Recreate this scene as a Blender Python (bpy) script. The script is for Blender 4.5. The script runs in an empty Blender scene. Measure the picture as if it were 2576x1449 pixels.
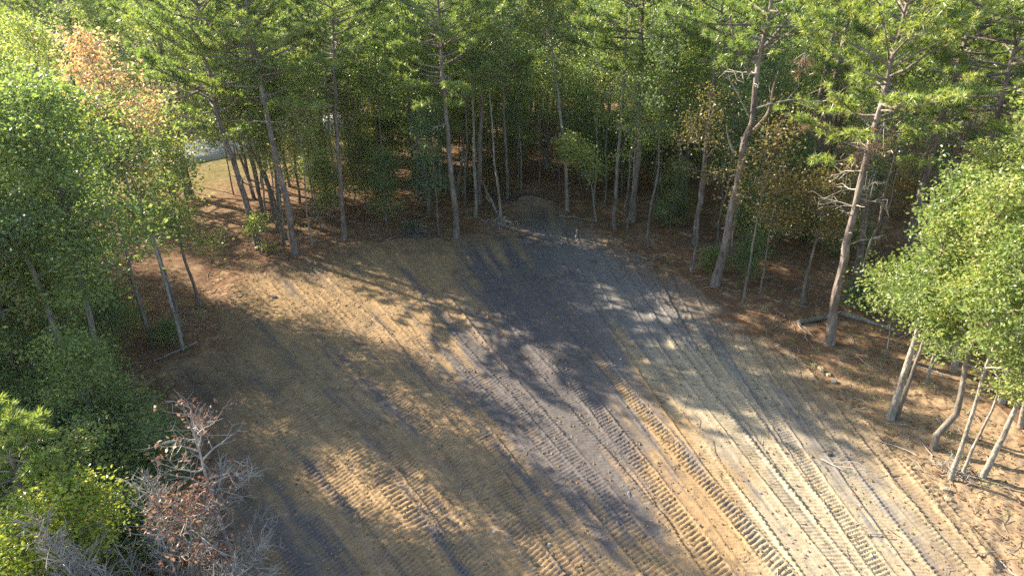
import bpy, math, random
import numpy as np
from mathutils import Vector

random.seed(7)
RNG = np.random.default_rng(11)
PI = math.pi
S = bpy.context.scene
COL = S.collection

# ------------------------------------------------------------------ camera, sky, sun, exposure
CAM_H, PITCH, F = 14.0, math.radians(26.0), 0.6794
cam_d = bpy.data.cameras.new('camera')
cam = bpy.data.objects.new('camera', cam_d)
COL.objects.link(cam)
cam.location = (0, 0, CAM_H)
cam.rotation_euler = (PI / 2 - PITCH, 0, 0)
cam_d.sensor_width = 36.0
cam_d.lens = 36.0 * F
cam_d.clip_start, cam_d.clip_end = 0.1, 3000.0
S.camera = cam

SUN_AZ = Vector((-0.86, 0.51))
SUN_EL = math.radians(28.0)
world = bpy.data.worlds.new('World')
S.world = world
world.use_nodes = True
wn = world.node_tree
sky = wn.nodes.new('ShaderNodeTexSky')
sky.sky_type = 'NISHITA'
sky.sun_disc = False
sky.sun_elevation = SUN_EL
sky.sun_rotation = math.atan2(SUN_AZ.x, SUN_AZ.y)
sky.air_density, sky.dust_density, sky.ozone_density = 1.0, 1.2, 1.0
bg = wn.nodes['Background']
wn.links.new(sky.outputs[0], bg.inputs[0])
bg.inputs[1].default_value = 0.115
sun_d = bpy.data.lights.new('sun', 'SUN')
sun_d.energy, sun_d.angle, sun_d.color = 5.0, math.radians(0.5), (1.0, 0.87, 0.68)
sun = bpy.data.objects.new('sun', sun_d)
COL.objects.link(sun)
sd = Vector((SUN_AZ.x * math.cos(SUN_EL), SUN_AZ.y * math.cos(SUN_EL), math.sin(SUN_EL)))
sun.rotation_euler = (-sd).to_track_quat('-Z', 'Y').to_euler()
sun.location = sd * 60
S.view_settings.view_transform = 'Standard'
S.view_settings.look = 'None'
S.view_settings.gamma = 1.0
S.view_settings.use_curve_mapping = False
S.view_settings.exposure = 1.72
S.render.engine = 'CYCLES'
S.cycles.use_denoising = False
S.cycles.use_adaptive_sampling = False
S.cycles.sample_clamp_indirect = 2.5
S.cycles.sample_clamp_direct = 12.0
S.cycles.max_bounces = 6
S.cycles.transmission_bounces = 4
S.cycles.transparent_max_bounces = 4
S.cycles.volume_bounces = 0

# ------------------------------------------------------------------ survey: where sight lines meet the ground
CP, SP = math.cos(PITCH), math.sin(PITCH)
FP = F * 2576


def ray(u, v):
    x, y = (u - 1288) / FP, (v - 724.5) / FP
    return np.array([x, CP - y * SP, -SP - y * CP])


def G(u, v, z=0.0):
    d = ray(u, v)
    t = (z - CAM_H) / d[2]
    return np.array([d[0] * t, d[1] * t, z])


def T(u, v, Y):
    d = ray(u, v)
    t = Y / d[1]
    return np.array([d[0] * t, Y, CAM_H + d[2] * t])


# ------------------------------------------------------------------ noise
_tab = np.random.default_rng(3).random((256, 256)).astype(np.float32)


def vnoise(x, y, k=0):
    x = np.asarray(x, np.float64) + k * 17.31
    y = np.asarray(y, np.float64) + k * 41.77
    xi, yi = np.floor(x).astype(np.int64), np.floor(y).astype(np.int64)
    fx, fy = x - xi, y - yi
    fx, fy = fx * fx * (3 - 2 * fx), fy * fy * (3 - 2 * fy)
    a = _tab[xi & 255, yi & 255]
    b = _tab[(xi + 1) & 255, yi & 255]
    c = _tab[xi & 255, (yi + 1) & 255]
    d = _tab[(xi + 1) & 255, (yi + 1) & 255]
    return (a + (b - a) * fx) * (1 - fy) + (c + (d - c) * fx) * fy


def fbm(x, y, o=4, k=0):
    s, a, n = 0, 1.0, 0
    for i in range(o):
        s = s + a * vnoise(x * 2 ** i, y * 2 ** i, k + i)
        n += a
        a *= 0.5
    return s / n


def sstep(a, b, x):
    t = np.clip((x - a) / (b - a), 0, 1)
    return t * t * (3 - 2 * t)


# ------------------------------------------------------------------ mesh accumulation
class Acc:
    def __init__(s):
        s.v, s.f, s.n = [], [], 0       # f: (faces array, material, var array)

    def add(s, verts, faces, mat=0, var=None):
        verts = np.asarray(verts, np.float32).reshape(-1, 3)
        faces = np.asarray(faces, np.int64)
        if len(faces) == 0:
            return
        s.v.append(verts)
        s.f.append((faces + s.n, mat, var))
        s.n += len(verts)

    def mesh(s, name, mats, smooth=True):
        me = bpy.data.meshes.new(name)
        if not s.v:
            return me
        V = np.concatenate(s.v)
        me.vertices.add(len(V))
        me.vertices.foreach_set('co', V.ravel())
        loops = np.concatenate([f.ravel() for f, m, q in s.f])
        tot = np.concatenate([np.full(len(f), f.shape[1]) for f, m, q in s.f])
        start = np.concatenate([[0], np.cumsum(tot)[:-1]])
        mi = np.concatenate([np.full(len(f), m) for f, m, q in s.f])
        va = np.concatenate([np.full(len(f), 0.5) if q is None else q for f, m, q in s.f])
        me.loops.add(len(loops))
        me.loops.foreach_set('vertex_index', loops.astype(np.int32))
        me.polygons.add(len(tot))
        me.polygons.foreach_set('loop_start', start.astype(np.int32))
        me.polygons.foreach_set('loop_total', tot.astype(np.int32))
        me.polygons.foreach_set('material_index', mi.astype(np.int32))
        me.polygons.foreach_set('use_smooth', np.full(len(tot), smooth))
        for m in mats:
            me.materials.append(m)
        at = me.attributes.new('var', 'FLOAT', 'FACE')
        at.data.foreach_set('value', va.astype(np.float32))
        me.update()
        me.validate()
        return me


def link(name, me, parent=None, loc=None):
    o = bpy.data.objects.new(name, me)
    COL.objects.link(o)
    if parent is not None:
        o.parent = parent
    if loc is not None:
        o.location = loc
    return o


def tag(o, label=None, cat=None, group=None, kind=None):
    if label:
        o['label'] = label
    if cat:
        o['category'] = cat
    if group:
        o['group'] = group
    if kind:
        o['kind'] = kind
    return o


def thing(name, loc, label, cat, group=None, rz=0.0, sc=1.0):
    o = link(name, None, None, loc)
    o.rotation_euler = (0, 0, rz)
    o.scale = (sc, sc, sc)
    o.empty_display_size = 0.3
    return tag(o, label, cat, group)


def tube(acc, pts, rad, sides=8, mat=0, wob=0.0, rng=None, cap=True):
    pts = np.asarray(pts, float)
    n = len(pts)
    rad = np.broadcast_to(np.asarray(rad, float), (n,))
    tan = np.gradient(pts, axis=0)
    tan /= np.linalg.norm(tan, axis=1)[:, None] + 1e-9
    ref = np.array([1.0, 0.13, 0.07]) if abs(tan[0][0]) < 0.8 else np.array([0.0, 1.0, 0.1])
    a = np.cross(tan, ref)
    a /= np.linalg.norm(a, axis=1)[:, None] + 1e-9
    b = np.cross(tan, a)
    th = np.arange(sides) / sides * 2 * PI
    r = rad[:, None] * np.ones((1, sides))
    if wob and rng is not None:
        r = r * (1 + wob * (rng.random((n, sides)) - 0.5))
    ring = pts[:, None, :] + r[..., None] * (np.cos(th)[None, :, None] * a[:, None, :] + np.sin(th)[None, :, None] * b[:, None, :])
    i = np.arange(n - 1)[:, None] * sides + np.arange(sides)[None, :]
    j = np.arange(n - 1)[:, None] * sides + (np.arange(sides)[None, :] + 1) % sides
    q = np.stack([i, i + sides, j + sides, j], -1).reshape(-1, 4)
    acc.add(ring.reshape(-1, 3), q, mat)
    if cap:
        acc.add(ring[-1], np.arange(sides)[::-1][None, :], mat)
        acc.add(ring[0], np.arange(sides)[None, :], mat)


def segs(acc, P0, P1, R0, R1, mat=0):
    P0, P1 = np.asarray(P0, float).reshape(-1, 3), np.asarray(P1, float).reshape(-1, 3)
    n = len(P0)
    if n == 0:
        return
    t = P1 - P0
    t /= np.linalg.norm(t, axis=1)[:, None] + 1e-9
    ref = np.where(np.abs(t[:, 2:3]) < 0.9, np.array([[0, 0, 1.0]]), np.array([[1.0, 0, 0]]))
    a = np.cross(t, ref)
    a /= np.linalg.norm(a, axis=1)[:, None] + 1e-9
    b = np.cross(t, a)
    R0 = np.broadcast_to(R0, (n,))[:, None]
    R1 = np.broadcast_to(R1, (n,))[:, None]
    vs = []
    for P, R in ((P0, R0), (P1, R1)):
        for k in range(3):
            an = k * 2 * PI / 3
            vs.append(P + R * (math.cos(an) * a + math.sin(an) * b))
    V = np.stack(vs, 1)
    base = np.arange(n)[:, None] * 6
    q = np.concatenate([base + np.array([[k, 3 + k, 3 + (k + 1) % 3, (k + 1) % 3]]) for k in range(3)])
    acc.add(V.reshape(-1, 3), q, mat)


def unit(v):
    return v / (np.linalg.norm(v, axis=-1, keepdims=True) + 1e-9)


def leaves(acc, C, size, rng, mat=1, aspect=0.62, up=0.5, out=None):
    """one folded diamond (two faces) per leaf"""
    n = len(C)
    if n == 0:
        return
    ax = rng.normal(size=(n, 3))
    ax[:, 2] = ax[:, 2] * 0.6 - 0.15
    if out is not None:
        ax = ax + out
    ax = unit(ax)
    nm = rng.normal(size=(n, 3)) * 0.8
    nm[:, 2] += up
    sd_ = unit(np.cross(ax, nm))
    nn = np.cross(sd_, ax)
    L = size * (0.65 + 0.7 * rng.random(n))[:, None]
    W = L * aspect * 0.5
    p0 = C
    p2 = C + ax * L
    mid = C + ax * L * 0.5
    fold = nn * L * 0.12
    p1 = mid + sd_ * W + fold
    p3 = mid - sd_ * W + fold
    V = np.stack([p0, p1, p2, p3], 1).reshape(-1, 3)
    b = np.arange(n)[:, None] * 4
    var = rng.random(n)
    fa = np.concatenate([b + np.array([[0, 1, 2]]), b + np.array([[0, 2, 3]])])
    acc.add(V, fa, mat, np.concatenate([var, var]))


def needles(acc, C, AX, rng, per=14, length=0.24, width=0.022, mat=1, spread=1.0):
    n = len(C)
    if n == 0:
        return
    C = np.repeat(C, per, 0)
    A = np.repeat(AX, per, 0)
    d = unit(A * 0.75 + spread * rng.normal(size=C.shape) * 0.62)
    L = length * (0.7 + 0.5 * rng.random(len(C)))[:, None]
    s = unit(np.cross(d, rng.normal(size=C.shape)))
    b0 = C + d * L * 0.05
    tip = C + d * L
    tip[:, 2] -= 0.12 * L[:, 0]
    V = np.stack([b0 - s * width * 0.5, b0 + s * width * 0.5, tip], 1).reshape(-1, 3)
    b = np.arange(len(C))[:, None] * 3
    var = np.repeat(rng.random(n), per) * 0.7 + rng.random(len(C)) * 0.3
    acc.add(V, b + np.array([[0, 1, 2]]), mat, var)


# ------------------------------------------------------------------ materials
def new_mat(name):
    m = bpy.data.materials.new(name)
    m.use_nodes = True
    nt = m.node_tree
    for n in list(nt.nodes):
        nt.nodes.remove(n)
    out = nt.nodes.new('ShaderNodeOutputMaterial')
    return m, nt, out


def nd(nt, t, **kw):
    n = nt.nodes.new(t)
    for k, v in kw.items():
        if k.startswith('i_'):
            n.inputs[k[2:].replace('_', ' ')].default_value = v
        else:
            setattr(n, k, v)
    return n


def ramp(nt, stops, fac):
    r = nt.nodes.new('ShaderNodeValToRGB')
    e = r.color_ramp.elements
    while len(e) < len(stops):
        e.new(0.5)
    for k, (p, c) in enumerate(stops):
        e[k].position = p
        e[k].color = (c[0], c[1], c[2], 1)
    nt.links.new(fac, r.inputs[0])
    return r.outputs[0]


def leaf_mat(name, stops, trans, gloss=0.12, rough=0.45, tree_var=0.35, tmix=0.45):
    """leaf: per-leaf colour from 'var', a shift per tree, diffuse + translucent + a little gloss"""
    m, nt, out = new_mat(name)
    at = nd(nt, 'ShaderNodeAttribute', attribute_name='var')
    oi = nd(nt, 'ShaderNodeObjectInfo')
    mr = nd(nt, 'ShaderNodeMapRange')
    mr.inputs['To Min'].default_value = -tree_var
    mr.inputs['To Max'].default_value = tree_var
    nt.links.new(oi.outputs['Random'], mr.inputs['Value'])
    ad = nd(nt, 'ShaderNodeMath', operation='MULTIPLY_ADD')
    ad.inputs[1].default_value = 0.75
    nt.links.new(at.outputs['Fac'], ad.inputs[0])
    ad2 = nd(nt, 'ShaderNodeMath', operation='ADD')
    ad2.inputs[1].default_value = 0.12
    nt.links.new(mr.outputs[0], ad2.inputs[0])
    nt.links.new(ad2.outputs[0], ad.inputs[2])
    col = ramp(nt, stops, ad.outputs[0])
    di = nd(nt, 'ShaderNodeBsdfDiffuse')
    nt.links.new(col, di.inputs[0])
    tr = nd(nt, 'ShaderNodeBsdfTranslucent')
    mx = nd(nt, 'ShaderNodeMix', data_type='RGBA', blend_type='MULTIPLY')
    mx.inputs[0].default_value = 1.0
    nt.links.new(col, mx.inputs[6])
    mx.inputs[7].default_value = (*trans, 1)
    nt.links.new(mx.outputs[2], tr.inputs[0])
    ms = nd(nt, 'ShaderNodeAddShader')
    nt.links.new(di.outputs[0], ms.inputs[0])
    nt.links.new(tr.outputs[0], ms.inputs[1])
    gl = nd(nt, 'ShaderNodeBsdfGlossy')
    gl.inputs['Roughness'].default_value = rough
    gl.inputs[0].default_value = (1, 1, 1, 1)
    fr = nd(nt, 'ShaderNodeFresnel')
    fr.inputs[0].default_value = 1.4
    fm = nd(nt, 'ShaderNodeMath', operation='MULTIPLY')
    fm.inputs[1].default_value = gloss * 6
    nt.links.new(fr.outputs[0], fm.inputs[0])
    m2 = nd(nt, 'ShaderNodeMixShader')
    nt.links.new(fm.outputs[0], m2.inputs[0])
    nt.links.new(ms.outputs[0], m2.inputs[1])
    nt.links.new(gl.outputs[0], m2.inputs[2])
    nt.links.new(m2.outputs[0], out.inputs[0])
    return m


def bark_mat(name, c0, c1, c2, sc=(9, 9, 2.2), bump=0.5):
    m, nt, out = new_mat(name)
    tc = nd(nt, 'ShaderNodeTexCoord')
    mp = nd(nt, 'ShaderNodeMapping')
    mp.inputs['Scale'].default_value = sc
    nt.links.new(tc.outputs['Object'], mp.inputs[0])
    vo = nd(nt, 'ShaderNodeTexVoronoi', feature='F1')
    vo.inputs['Scale'].default_value = 1.0
    no = nd(nt, 'ShaderNodeTexNoise')
    no.inputs['Scale'].default_value = 1.6
    no.inputs['Detail'].default_value = 5
    nt.links.new(mp.outputs[0], vo.inputs['Vector'])
    nt.links.new(mp.outputs[0], no.inputs['Vector'])
    big = nd(nt, 'ShaderNodeTexNoise')
    big.inputs['Scale'].default_value = 0.9
    nt.links.new(tc.outputs['Object'], big.inputs['Vector'])
    ad = nd(nt, 'ShaderNodeMath', operation='ADD')
    nt.links.new(no.outputs['Fac'], ad.inputs[0])
    nt.links.new(big.outputs['Fac'], ad.inputs[1])
    hv = nd(nt, 'ShaderNodeMath', operation='MULTIPLY')
    hv.inputs[1].default_value = 0.5
    nt.links.new(ad.outputs[0], hv.inputs[0])
    col = ramp(nt, [(0.34, c0), (0.5, c1), (0.66, c2)], hv.outputs[0])
    bp = nd(nt, 'ShaderNodeBump')
    bp.inputs['Strength'].default_value = bump
    bp.inputs['Distance'].default_value = 0.05
    sb = nd(nt, 'ShaderNodeMath', operation='SUBTRACT')
    nt.links.new(no.outputs['Fac'], sb.inputs[0])
    nt.links.new(vo.outputs['Distance'], sb.inputs[1])
    nt.links.new(sb.outputs[0], bp.inputs['Height'])
    pb = nd(nt, 'ShaderNodeBsdfPrincipled')
    pb.inputs['Roughness'].default_value = 0.9
    pb.inputs['Specular IOR Level'].default_value = 0.2
    nt.links.new(col, pb.inputs['Base Color'])
    nt.links.new(bp.outputs[0], pb.inputs['Normal'])
    nt.links.new(pb.outputs[0], out.inputs[0])
    return m


M = {}
M['pine'] = leaf_mat('pine_needles', [(0.0, (.055, .090, .032)), (0.45, (.105, .145, .042)), (0.8, (.15, .18, .05)), (1.0, (.18, .17, .05))], (1.6, 1.6, .8), 0.03, 0.55, 0.2)
M['oak'] = leaf_mat('oak_leaf', [(0.0, (.048, .080, .044)), (0.5, (.082, .116, .054)), (0.85, (.118, .145, .056)), (1.0, (.17, .165, .06))], (1.75, 1.75, .9), 0.022, 0.5, 0.28)
M['light'] = leaf_mat('light_leaf', [(0.0, (.07, .105, .036)), (0.4, (.115, .155, .05)), (0.75, (.17, .195, .065)), (1.0, (.24, .22, .08))], (1.4, 1.45, .8), 0.028, 0.5, 0.2)
M['yellow'] = leaf_mat('yellow_leaf', [(0.0, (.09, .14, .03)), (0.5, (.17, .21, .04)), (0.85, (.28, .27, .045)), (1.0, (.36, .25, .04))], (1.2, 1.2, .8), 0.03, 0.45, 0.1)
M['orange'] = leaf_mat('autumn_leaf', [(0.0, (.26, .10, .055)), (0.3, (.36, .21, .10)), (0.6, (.38, .29, .14)), (1.0, (.24, .26, .09))], (.9, .85, .8), 0.03, 0.45, 0.05)
M['rust'] = leaf_mat('rust_leaf', [(0.0, (.085, .045, .032)), (0.5, (.155, .085, .056)), (1.0, (.23, .155, .10))], (.8, .8, .8), 0.02, 0.55, 0.05)
M['bronze'] = leaf_mat('bronze_leaf', [(0.0, (.06, .06, .025)), (0.5, (.12, .10, .035)), (1.0, (.18, .125, .05))], (1.2, 1.2, .9), 0.02, 0.55, 0.2)
M['deadneedle'] = leaf_mat('dead_needles', [(0.0, (.13, .075, .045)), (1.0, (.22, .14, .085))], (.7, .7, .7), 0.03, 0.6, 0.05)
M['pbark'] = bark_mat('pine_bark', (.10, .080, .068), (.205, .168, .143), (.37, .315, .28), (7, 7, 1.8), 0.8)
M['gbark'] = bark_mat('grey_bark', (.085, .078, .066), (.175, .157, .132), (.30, .275, .24), (9, 9, 2.5), 0.5)
M['wbark'] = bark_mat('pale_bark', (.13, .115, .095), (.27, .245, .205), (.46, .43, .37), (9, 9, 5), 0.5)
M['twig'] = bark_mat('dead_wood', (.20, .175, .15), (.34, .31, .27), (.46, .43, .385), (6, 6, 6), 0.2)


def ground_mat(name, attr, detail=(9.0, 60.0), contrast=(0.72, 1.25), bump=0.35, rough=0.95):
    m, nt, out = new_mat(name)
    at = nd(nt, 'ShaderNodeAttribute', attribute_name=attr)
    ge = nd(nt, 'ShaderNodeNewGeometry')
    n1 = nd(nt, 'ShaderNodeTexNoise')
    n1.inputs['Scale'].default_value = detail[0]
    n1.inputs['Detail'].default_value = 6
    n2 = nd(nt, 'ShaderNodeTexNoise')
    n2.inputs['Scale'].default_value = detail[1]
    n2.inputs['Detail'].default_value = 3
    for n in (n1, n2):
        nt.links.new(ge.outputs['Position'], n.inputs['Vector'])
    ad = nd(nt, 'ShaderNodeMath', operation='ADD')
    nt.links.new(n1.outputs['Fac'], ad.inputs[0])
    nt.links.new(n2.outputs['Fac'], ad.inputs[1])
    mr = nd(nt, 'ShaderNodeMapRange')
    mr.inputs['From Min'].default_value = 0.7
    mr.inputs['From Max'].default_value = 1.3
    mr.inputs['To Min'].default_value = contrast[0]
    mr.inputs['To Max'].default_value = contrast[1]
    nt.links.new(ad.outputs[0], mr.inputs['Value'])
    vm = nd(nt, 'ShaderNodeVectorMath', operation='SCALE')
    nt.links.new(at.outputs['Color'], vm.inputs[0])
    nt.links.new(mr.outputs[0], vm.inputs['Scale'])
    bp = nd(nt, 'ShaderNodeBump')
    bp.inputs['Strength'].default_value = bump
    bp.inputs['Distance'].default_value = 0.05
    nt.links.new(ad.outputs[0], bp.inputs['Height'])
    pb = nd(nt, 'ShaderNodeBsdfPrincipled')
    pb.inputs['Roughness'].default_value = rough
    pb.inputs['Specular IOR Level'].default_value = 0.15
    nt.links.new(vm.outputs[0], pb.inputs['Base Color'])
    nt.links.new(bp.outputs[0], pb.inputs['Normal'])
    nt.links.new(pb.outputs[0], out.inputs[0])
    return m


M['soil'] = ground_mat('graded_soil', 'soil', (4.0, 26.0), (0.80, 1.20), 0.25)
M['floor'] = ground_mat('leaf_litter', 'soil', (3.0, 30.0), (0.55, 1.45), 0.8)
M['road'] = ground_mat('road_surface', 'soil', (2.0, 40.0), (0.9, 1.1), 0.1, 0.8)
M['stone'] = ground_mat('stone', 'soil', (6.0, 30.0), (0.8, 1.2), 0.4, 0.85)


def set_col(me, col):
    at = me.attributes.new('soil', 'FLOAT_COLOR', 'POINT')
    c = np.ones((len(me.vertices), 4), np.float32)
    c[:, :3] = col
    at.data.foreach_set('color', c.ravel())


# ------------------------------------------------------------------ the clearing outline (world metres)
_outl = [(1325, 508), (1390, 520), (1450, 556), (1560, 618), (1640, 672), (1770, 735), (1900, 842), (2010, 925), (2110, 1010), (2210, 1095), (2340, 1210), (2430, 1290), (2510, 1449)]
_outr = [(590, 1449), (560, 1290), (515, 1150), (460, 1040), (395, 960), (430, 915), (540, 870), (550, 780), (600, 715), (680, 672), (820, 640), (890, 612), (1040, 600), (1130, 605), (1180, 588), (1245, 575), (1275, 530)]
OUT = [G(u, v)[:2] for u, v in _outl] + [np.array([14.0, 9.0]), np.array([14.0, 4.0]), np.array([-4.0, 4.0]), np.array([-7.0, 9.5])] + [G(u, v)[:2] for u, v in _outr]
OUT = np.array(OUT)


def inside_dist(X, Y):
    """signed distance to the clearing outline, positive inside"""
    X, Y = np.asarray(X, float), np.asarray(Y, float)
    d = np.full(X.shape, 1e9)
    ins = np.zeros(X.shape, bool)
    n = len(OUT)
    for i in range(n):
        ax, ay = OUT[i]
        bx, by = OUT[(i + 1) % n]
        ex, ey = bx - ax, by - ay
        t = np.clip(((X - ax) * ex + (Y - ay) * ey) / (ex * ex + ey * ey), 0, 1)
        d = np.minimum(d, (X - ax - t * ex) ** 2 + (Y - ay - t * ey) ** 2)
        c = ((ay > Y) != (by > Y)) & (X < (bx - ax) * (Y - ay) / (by - ay + 1e-12) + ax)
        ins ^= c
    d = np.sqrt(d)
    return np.where(ins, d, -d)


ROAD = np.array([(-75, 41), (-45, 44.5), (-30, 48), (-25, 51.2), (-19.5, 58), (-11, 67.5), (-4, 80), (3, 94), (9, 112), (14, 150)], float)


def road_dist(X, Y):
    d = np.full(np.shape(X), 1e9)
    for (ax, ay), (bx, by) in zip(ROAD[:-1], ROAD[1:]):
        ex, ey = bx - ax, by - ay
        t = np.clip(((X - ax) * ex + (Y - ay) * ey) / (ex * ex + ey * ey), 0, 1)
        d = np.minimum(d, np.hypot(X - ax - t * ex, Y - ay - t * ey))
    return d


def litter_col(X, Y):
    a = fbm(X * 0.35, Y * 0.35, 4, 5)
    b = fbm(X * 2.3, Y * 2.3, 3, 9)
    c = np.stack([0.11 + 0.13 * a, 0.062 + 0.078 * a, 0.036 + 0.042 * a], -1)
    straw = np.array([.31, .21, .12])
    w = sstep(0.52, 0.72, b)[..., None] * 0.75
    c = c * (1 - w) + straw * w
    return c


# ------------------------------------------------------------------ graded clearing: one fine sheet with real track relief
def axis(a, b, s0, s1):
    out, x = [a], a
    while x < b:
        f = (x - a) / (b - a)
        x += s0 + (s1 - s0) * f
        out.append(x)
    return np.array(out)


xs = np.linspace(-15.5, 17.0, 790)
ys = axis(8.5, 40.5, 0.026, 0.088)
X, Y = np.meshgrid(xs, ys)
ID = inside_dist(X, Y) + (fbm(X * 0.8, Y * 0.8, 4, 2) - 0.5) * 1.5 + (fbm(X * 3, Y * 3, 2, 12) - 0.5) * 0.5
inside = sstep(-0.25, 0.35, ID)

# track lines fan out: direction (X per -Y) goes from 0 on the east edge to 1 at the west edge
Pq = np.linspace(-26, 22, 97)
Yr = ys[-1] + 2
yrow = np.linspace(Yr, 7.5, 200)
fx = np.zeros((200, 97))
fx[0] = np.interp(Pq, [-26, -14, -5, 2, 22], [-34, -21.0, -6.0, 2.0, 13.0])
for k in range(1, 200):
    xx, yy = fx[k - 1], yrow[k]
    east = xx - 11.0 + (yy - 15) * 0.28
    sl = np.interp(east, [-22, -17, -11, -5, 0, 6], [0.95, 0.90, 0.58, 0.28, 0.06, -0.05])
    sl = sl * np.interp(yy, [8, 20, 34], [1.0, 1.0, 0.7])
    fx[k] = xx + sl * (yrow[k - 1] - yrow[k])
ds = np.sqrt(1 + (np.diff(fx, axis=0) / np.diff(yrow)[:, None]) ** 2) * np.abs(np.diff(yrow))[:, None]
fs = np.concatenate([np.zeros((1, 97)), np.cumsum(ds, 0)])
Q = np.zeros_like(X)
Sx = np.zeros_like(X)
for r, yv in enumerate(ys):
    t = (Yr - yv) / (Yr - 7.5) * 199
    i = min(int(t), 198)
    f = t - i
    row = fx[i] * (1 - f) + fx[i + 1] * f
    srow = fs[i] * (1 - f) + fs[i + 1] * f
    Q[r] = np.interp(xs, row, Pq)
    Sx[r] = np.interp(xs, row, srow)
# metres across per unit of q, so lanes keep the machine's track width
dq = np.abs(np.gradient(Q, xs, axis=1)) + 1e-3
Z = 0.10 * (fbm(X * 0.22, Y * 0.22, 3, 1) - 0.5) + 0.05 * (fbm(X * 1.1, Y * 1.1, 4, 4) - 0.5)
lane_w = 0.66


def hsh(i, k):
    return _tab[(i * 7 + k * 13) & 255, (i // 37 + k * 29) & 255]


EASTM = sstep(4.0, 9.0, X + (Y - 14) * 0.25)
LI = np.floor(Q / lane_w).astype(np.int64)


def slope_at(xx, yy):
    e = xx - 11.0 + (yy - 15) * 0.28
    sl = np.interp(e, [-22, -17, -11, -5, 0, 6], [0.95, 0.90, 0.58, 0.28, 0.06, -0.05])
    return sl * np.interp(yy, [8, 20, 34], [1.0, 1.0, 0.7])


# machine passes laid one over the other, each leaving two ribbed track prints of constant width
prng = np.random.default_rng(77)
seeds = []
for k in range(170):
    seeds.append((prng.uniform(-15, 13), prng.uniform(11, 36), prng.normal() * 0.07, 0))
for k, x0 in enumerate([4.2, 5.6, 6.7, 8.1, 9.4, 7.5, 9.9, 10.9]):
    seeds.append((x0, 13.0, prng.normal() * 0.012, 1))
for k, (x0, y0) in enumerate([(-6.5, 14.0), (-5.0, 12.5), (-7.6, 16.0), (-3.4, 12.6), (-0.8, 14.0), (1.0, 17.0), (2.2, 13.5), (3.0, 21.0)]):
    seeds.append((x0, y0, prng.normal() * 0.02, 0.6))
seeds = np.array(seeds)
npass = len(seeds)
CX = np.zeros((len(ys), npass))
i0 = np.searchsorted(ys, seeds[:, 1])
cur = seeds[:, 0].copy()
for r in range(len(ys)):            # upwards from each seed's row
    act = r > i0
    if r:
        cur = np.where(act, cur - (slope_at(cur, ys[r]) + seeds[:, 2]) * (ys[r] - ys[r - 1]), cur)
    CX[r] = cur
cur = seeds[:, 0].copy()
for r in range(len(ys) - 1, -1, -1):    # and downwards
    act = r < i0
    if r < len(ys) - 1:
        cur = np.where(act, cur + (slope_at(cur, ys[r]) + seeds[:, 2]) * (ys[r + 1] - ys[r]), cur)
    CX[r] = np.where(act, cur, CX[r])
dX = xs[1] - xs[0]
relief = np.zeros_like(X)
TONE = np.full_like(X, 0.5)
TRK0 = np.zeros_like(X)
SM = 0.03 * (fbm(X * 1.5, Y * 1.5, 2, 31) - 0.5)
FINE = 0.75 + 0.5 * fbm(X * 6, Y * 6, 2, 50)
RAG = 0.05 * (fbm(X * 5, Y * 5, 2, 52) - 0.5)
for k in range(npass):
    c = CX[:, k]
    sl = -np.gradient(c, ys)            # change of x per metre towards the camera
    nrm = np.sqrt(1 + sl ** 2)
    Sc = np.concatenate([[0], np.cumsum(nrm[1:] * np.diff(ys))])
    crisp = seeds[k, 3]
    pitch = prng.uniform(0.108, 0.135) if crisp == 1 else prng.uniform(0.120, 0.150) if seeds[k, 1] < 18 else prng.uniform(0.150, 0.190)
    tilt = prng.normal() * 0.22
    amp = prng.uniform(0.036, 0.056) - 0.014 * crisp + 0.012 * (seeds[k, 1] > 18)
    tone = prng.random()
    y0, span = seeds[k, 1], prng.uniform(5, 14) if crisp == 0 else 40
    reach = int(1.6 * 1.5 / dX)
    jc = ((c - xs[0]) / dX).astype(int)
    lo, hi = max(jc.min() - reach, 0), min(jc.max() + reach, len(xs))
    if hi - lo < 4:
        continue
    Xs, Ys = X[:, lo:hi], Y[:, lo:hi]
    dx = Xs - c[:, None]
    lat = dx / nrm[:, None] + RAG[:, lo:hi]
    along = -Sc[:, None] + dx * (sl / nrm)[:, None]
    endm = 1 - sstep(span * 0.75, span, np.abs(Ys - y0))
    weight = endm * (crisp * 0.75 + (1 - crisp * 0.75) * sstep(0.22, 0.44, fbm(along * 0.25 + k * 3.1, lat * 0.8, 3, 41) + 0.06))
    for side in (-0.72, 0.72):
        w = lat - side
        aw = np.abs(w)
        ph = (along + tilt * w + SM[:, lo:hi] + prng.random() * 2) / pitch
        fr = ph - np.floor(ph)
        prof = sstep(0.0, 0.20, fr) * (1 - sstep(0.66, 1.0, fr))
        m = (1 - sstep(0.22, 0.25, aw)) * weight
        val = amp * prof * FINE[:, lo:hi] - 0.016
        relief[:, lo:hi] = relief[:, lo:hi] * (1 - m) + val * m
        berm = np.exp(-((aw - 0.275) / 0.03) ** 2) * weight * 0.028 * (0.4 + 1.2 * vnoise(along * 1.2, w * 0 + k * 5.3 + side, 8))
        relief[:, lo:hi] += berm
        TONE[:, lo:hi] = TONE[:, lo:hi] * (1 - m) + tone * m
        TRK0[:, lo:hi] = np.maximum(TRK0[:, lo:hi] * (1 - 0.0 * m), m)
    mid_ = (1 - sstep(0.30, 0.40, np.abs(lat))) * weight * 0.8 * crisp      # belly drag between the prints
    relief[:, lo:hi] = relief[:, lo:hi] * (1 - mid_) + 0.02 * mid_
clod = np.clip(fbm(X * 7, Y * 7, 3, 70) - 0.56, 0, 1) * 0.16 + np.clip(fbm(X * 16, Y * 16, 2, 75) - 0.62, 0, 1) * 0.10
east = sstep(4.0, 9.0, X + (Y - 14) * 0.25)
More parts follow.
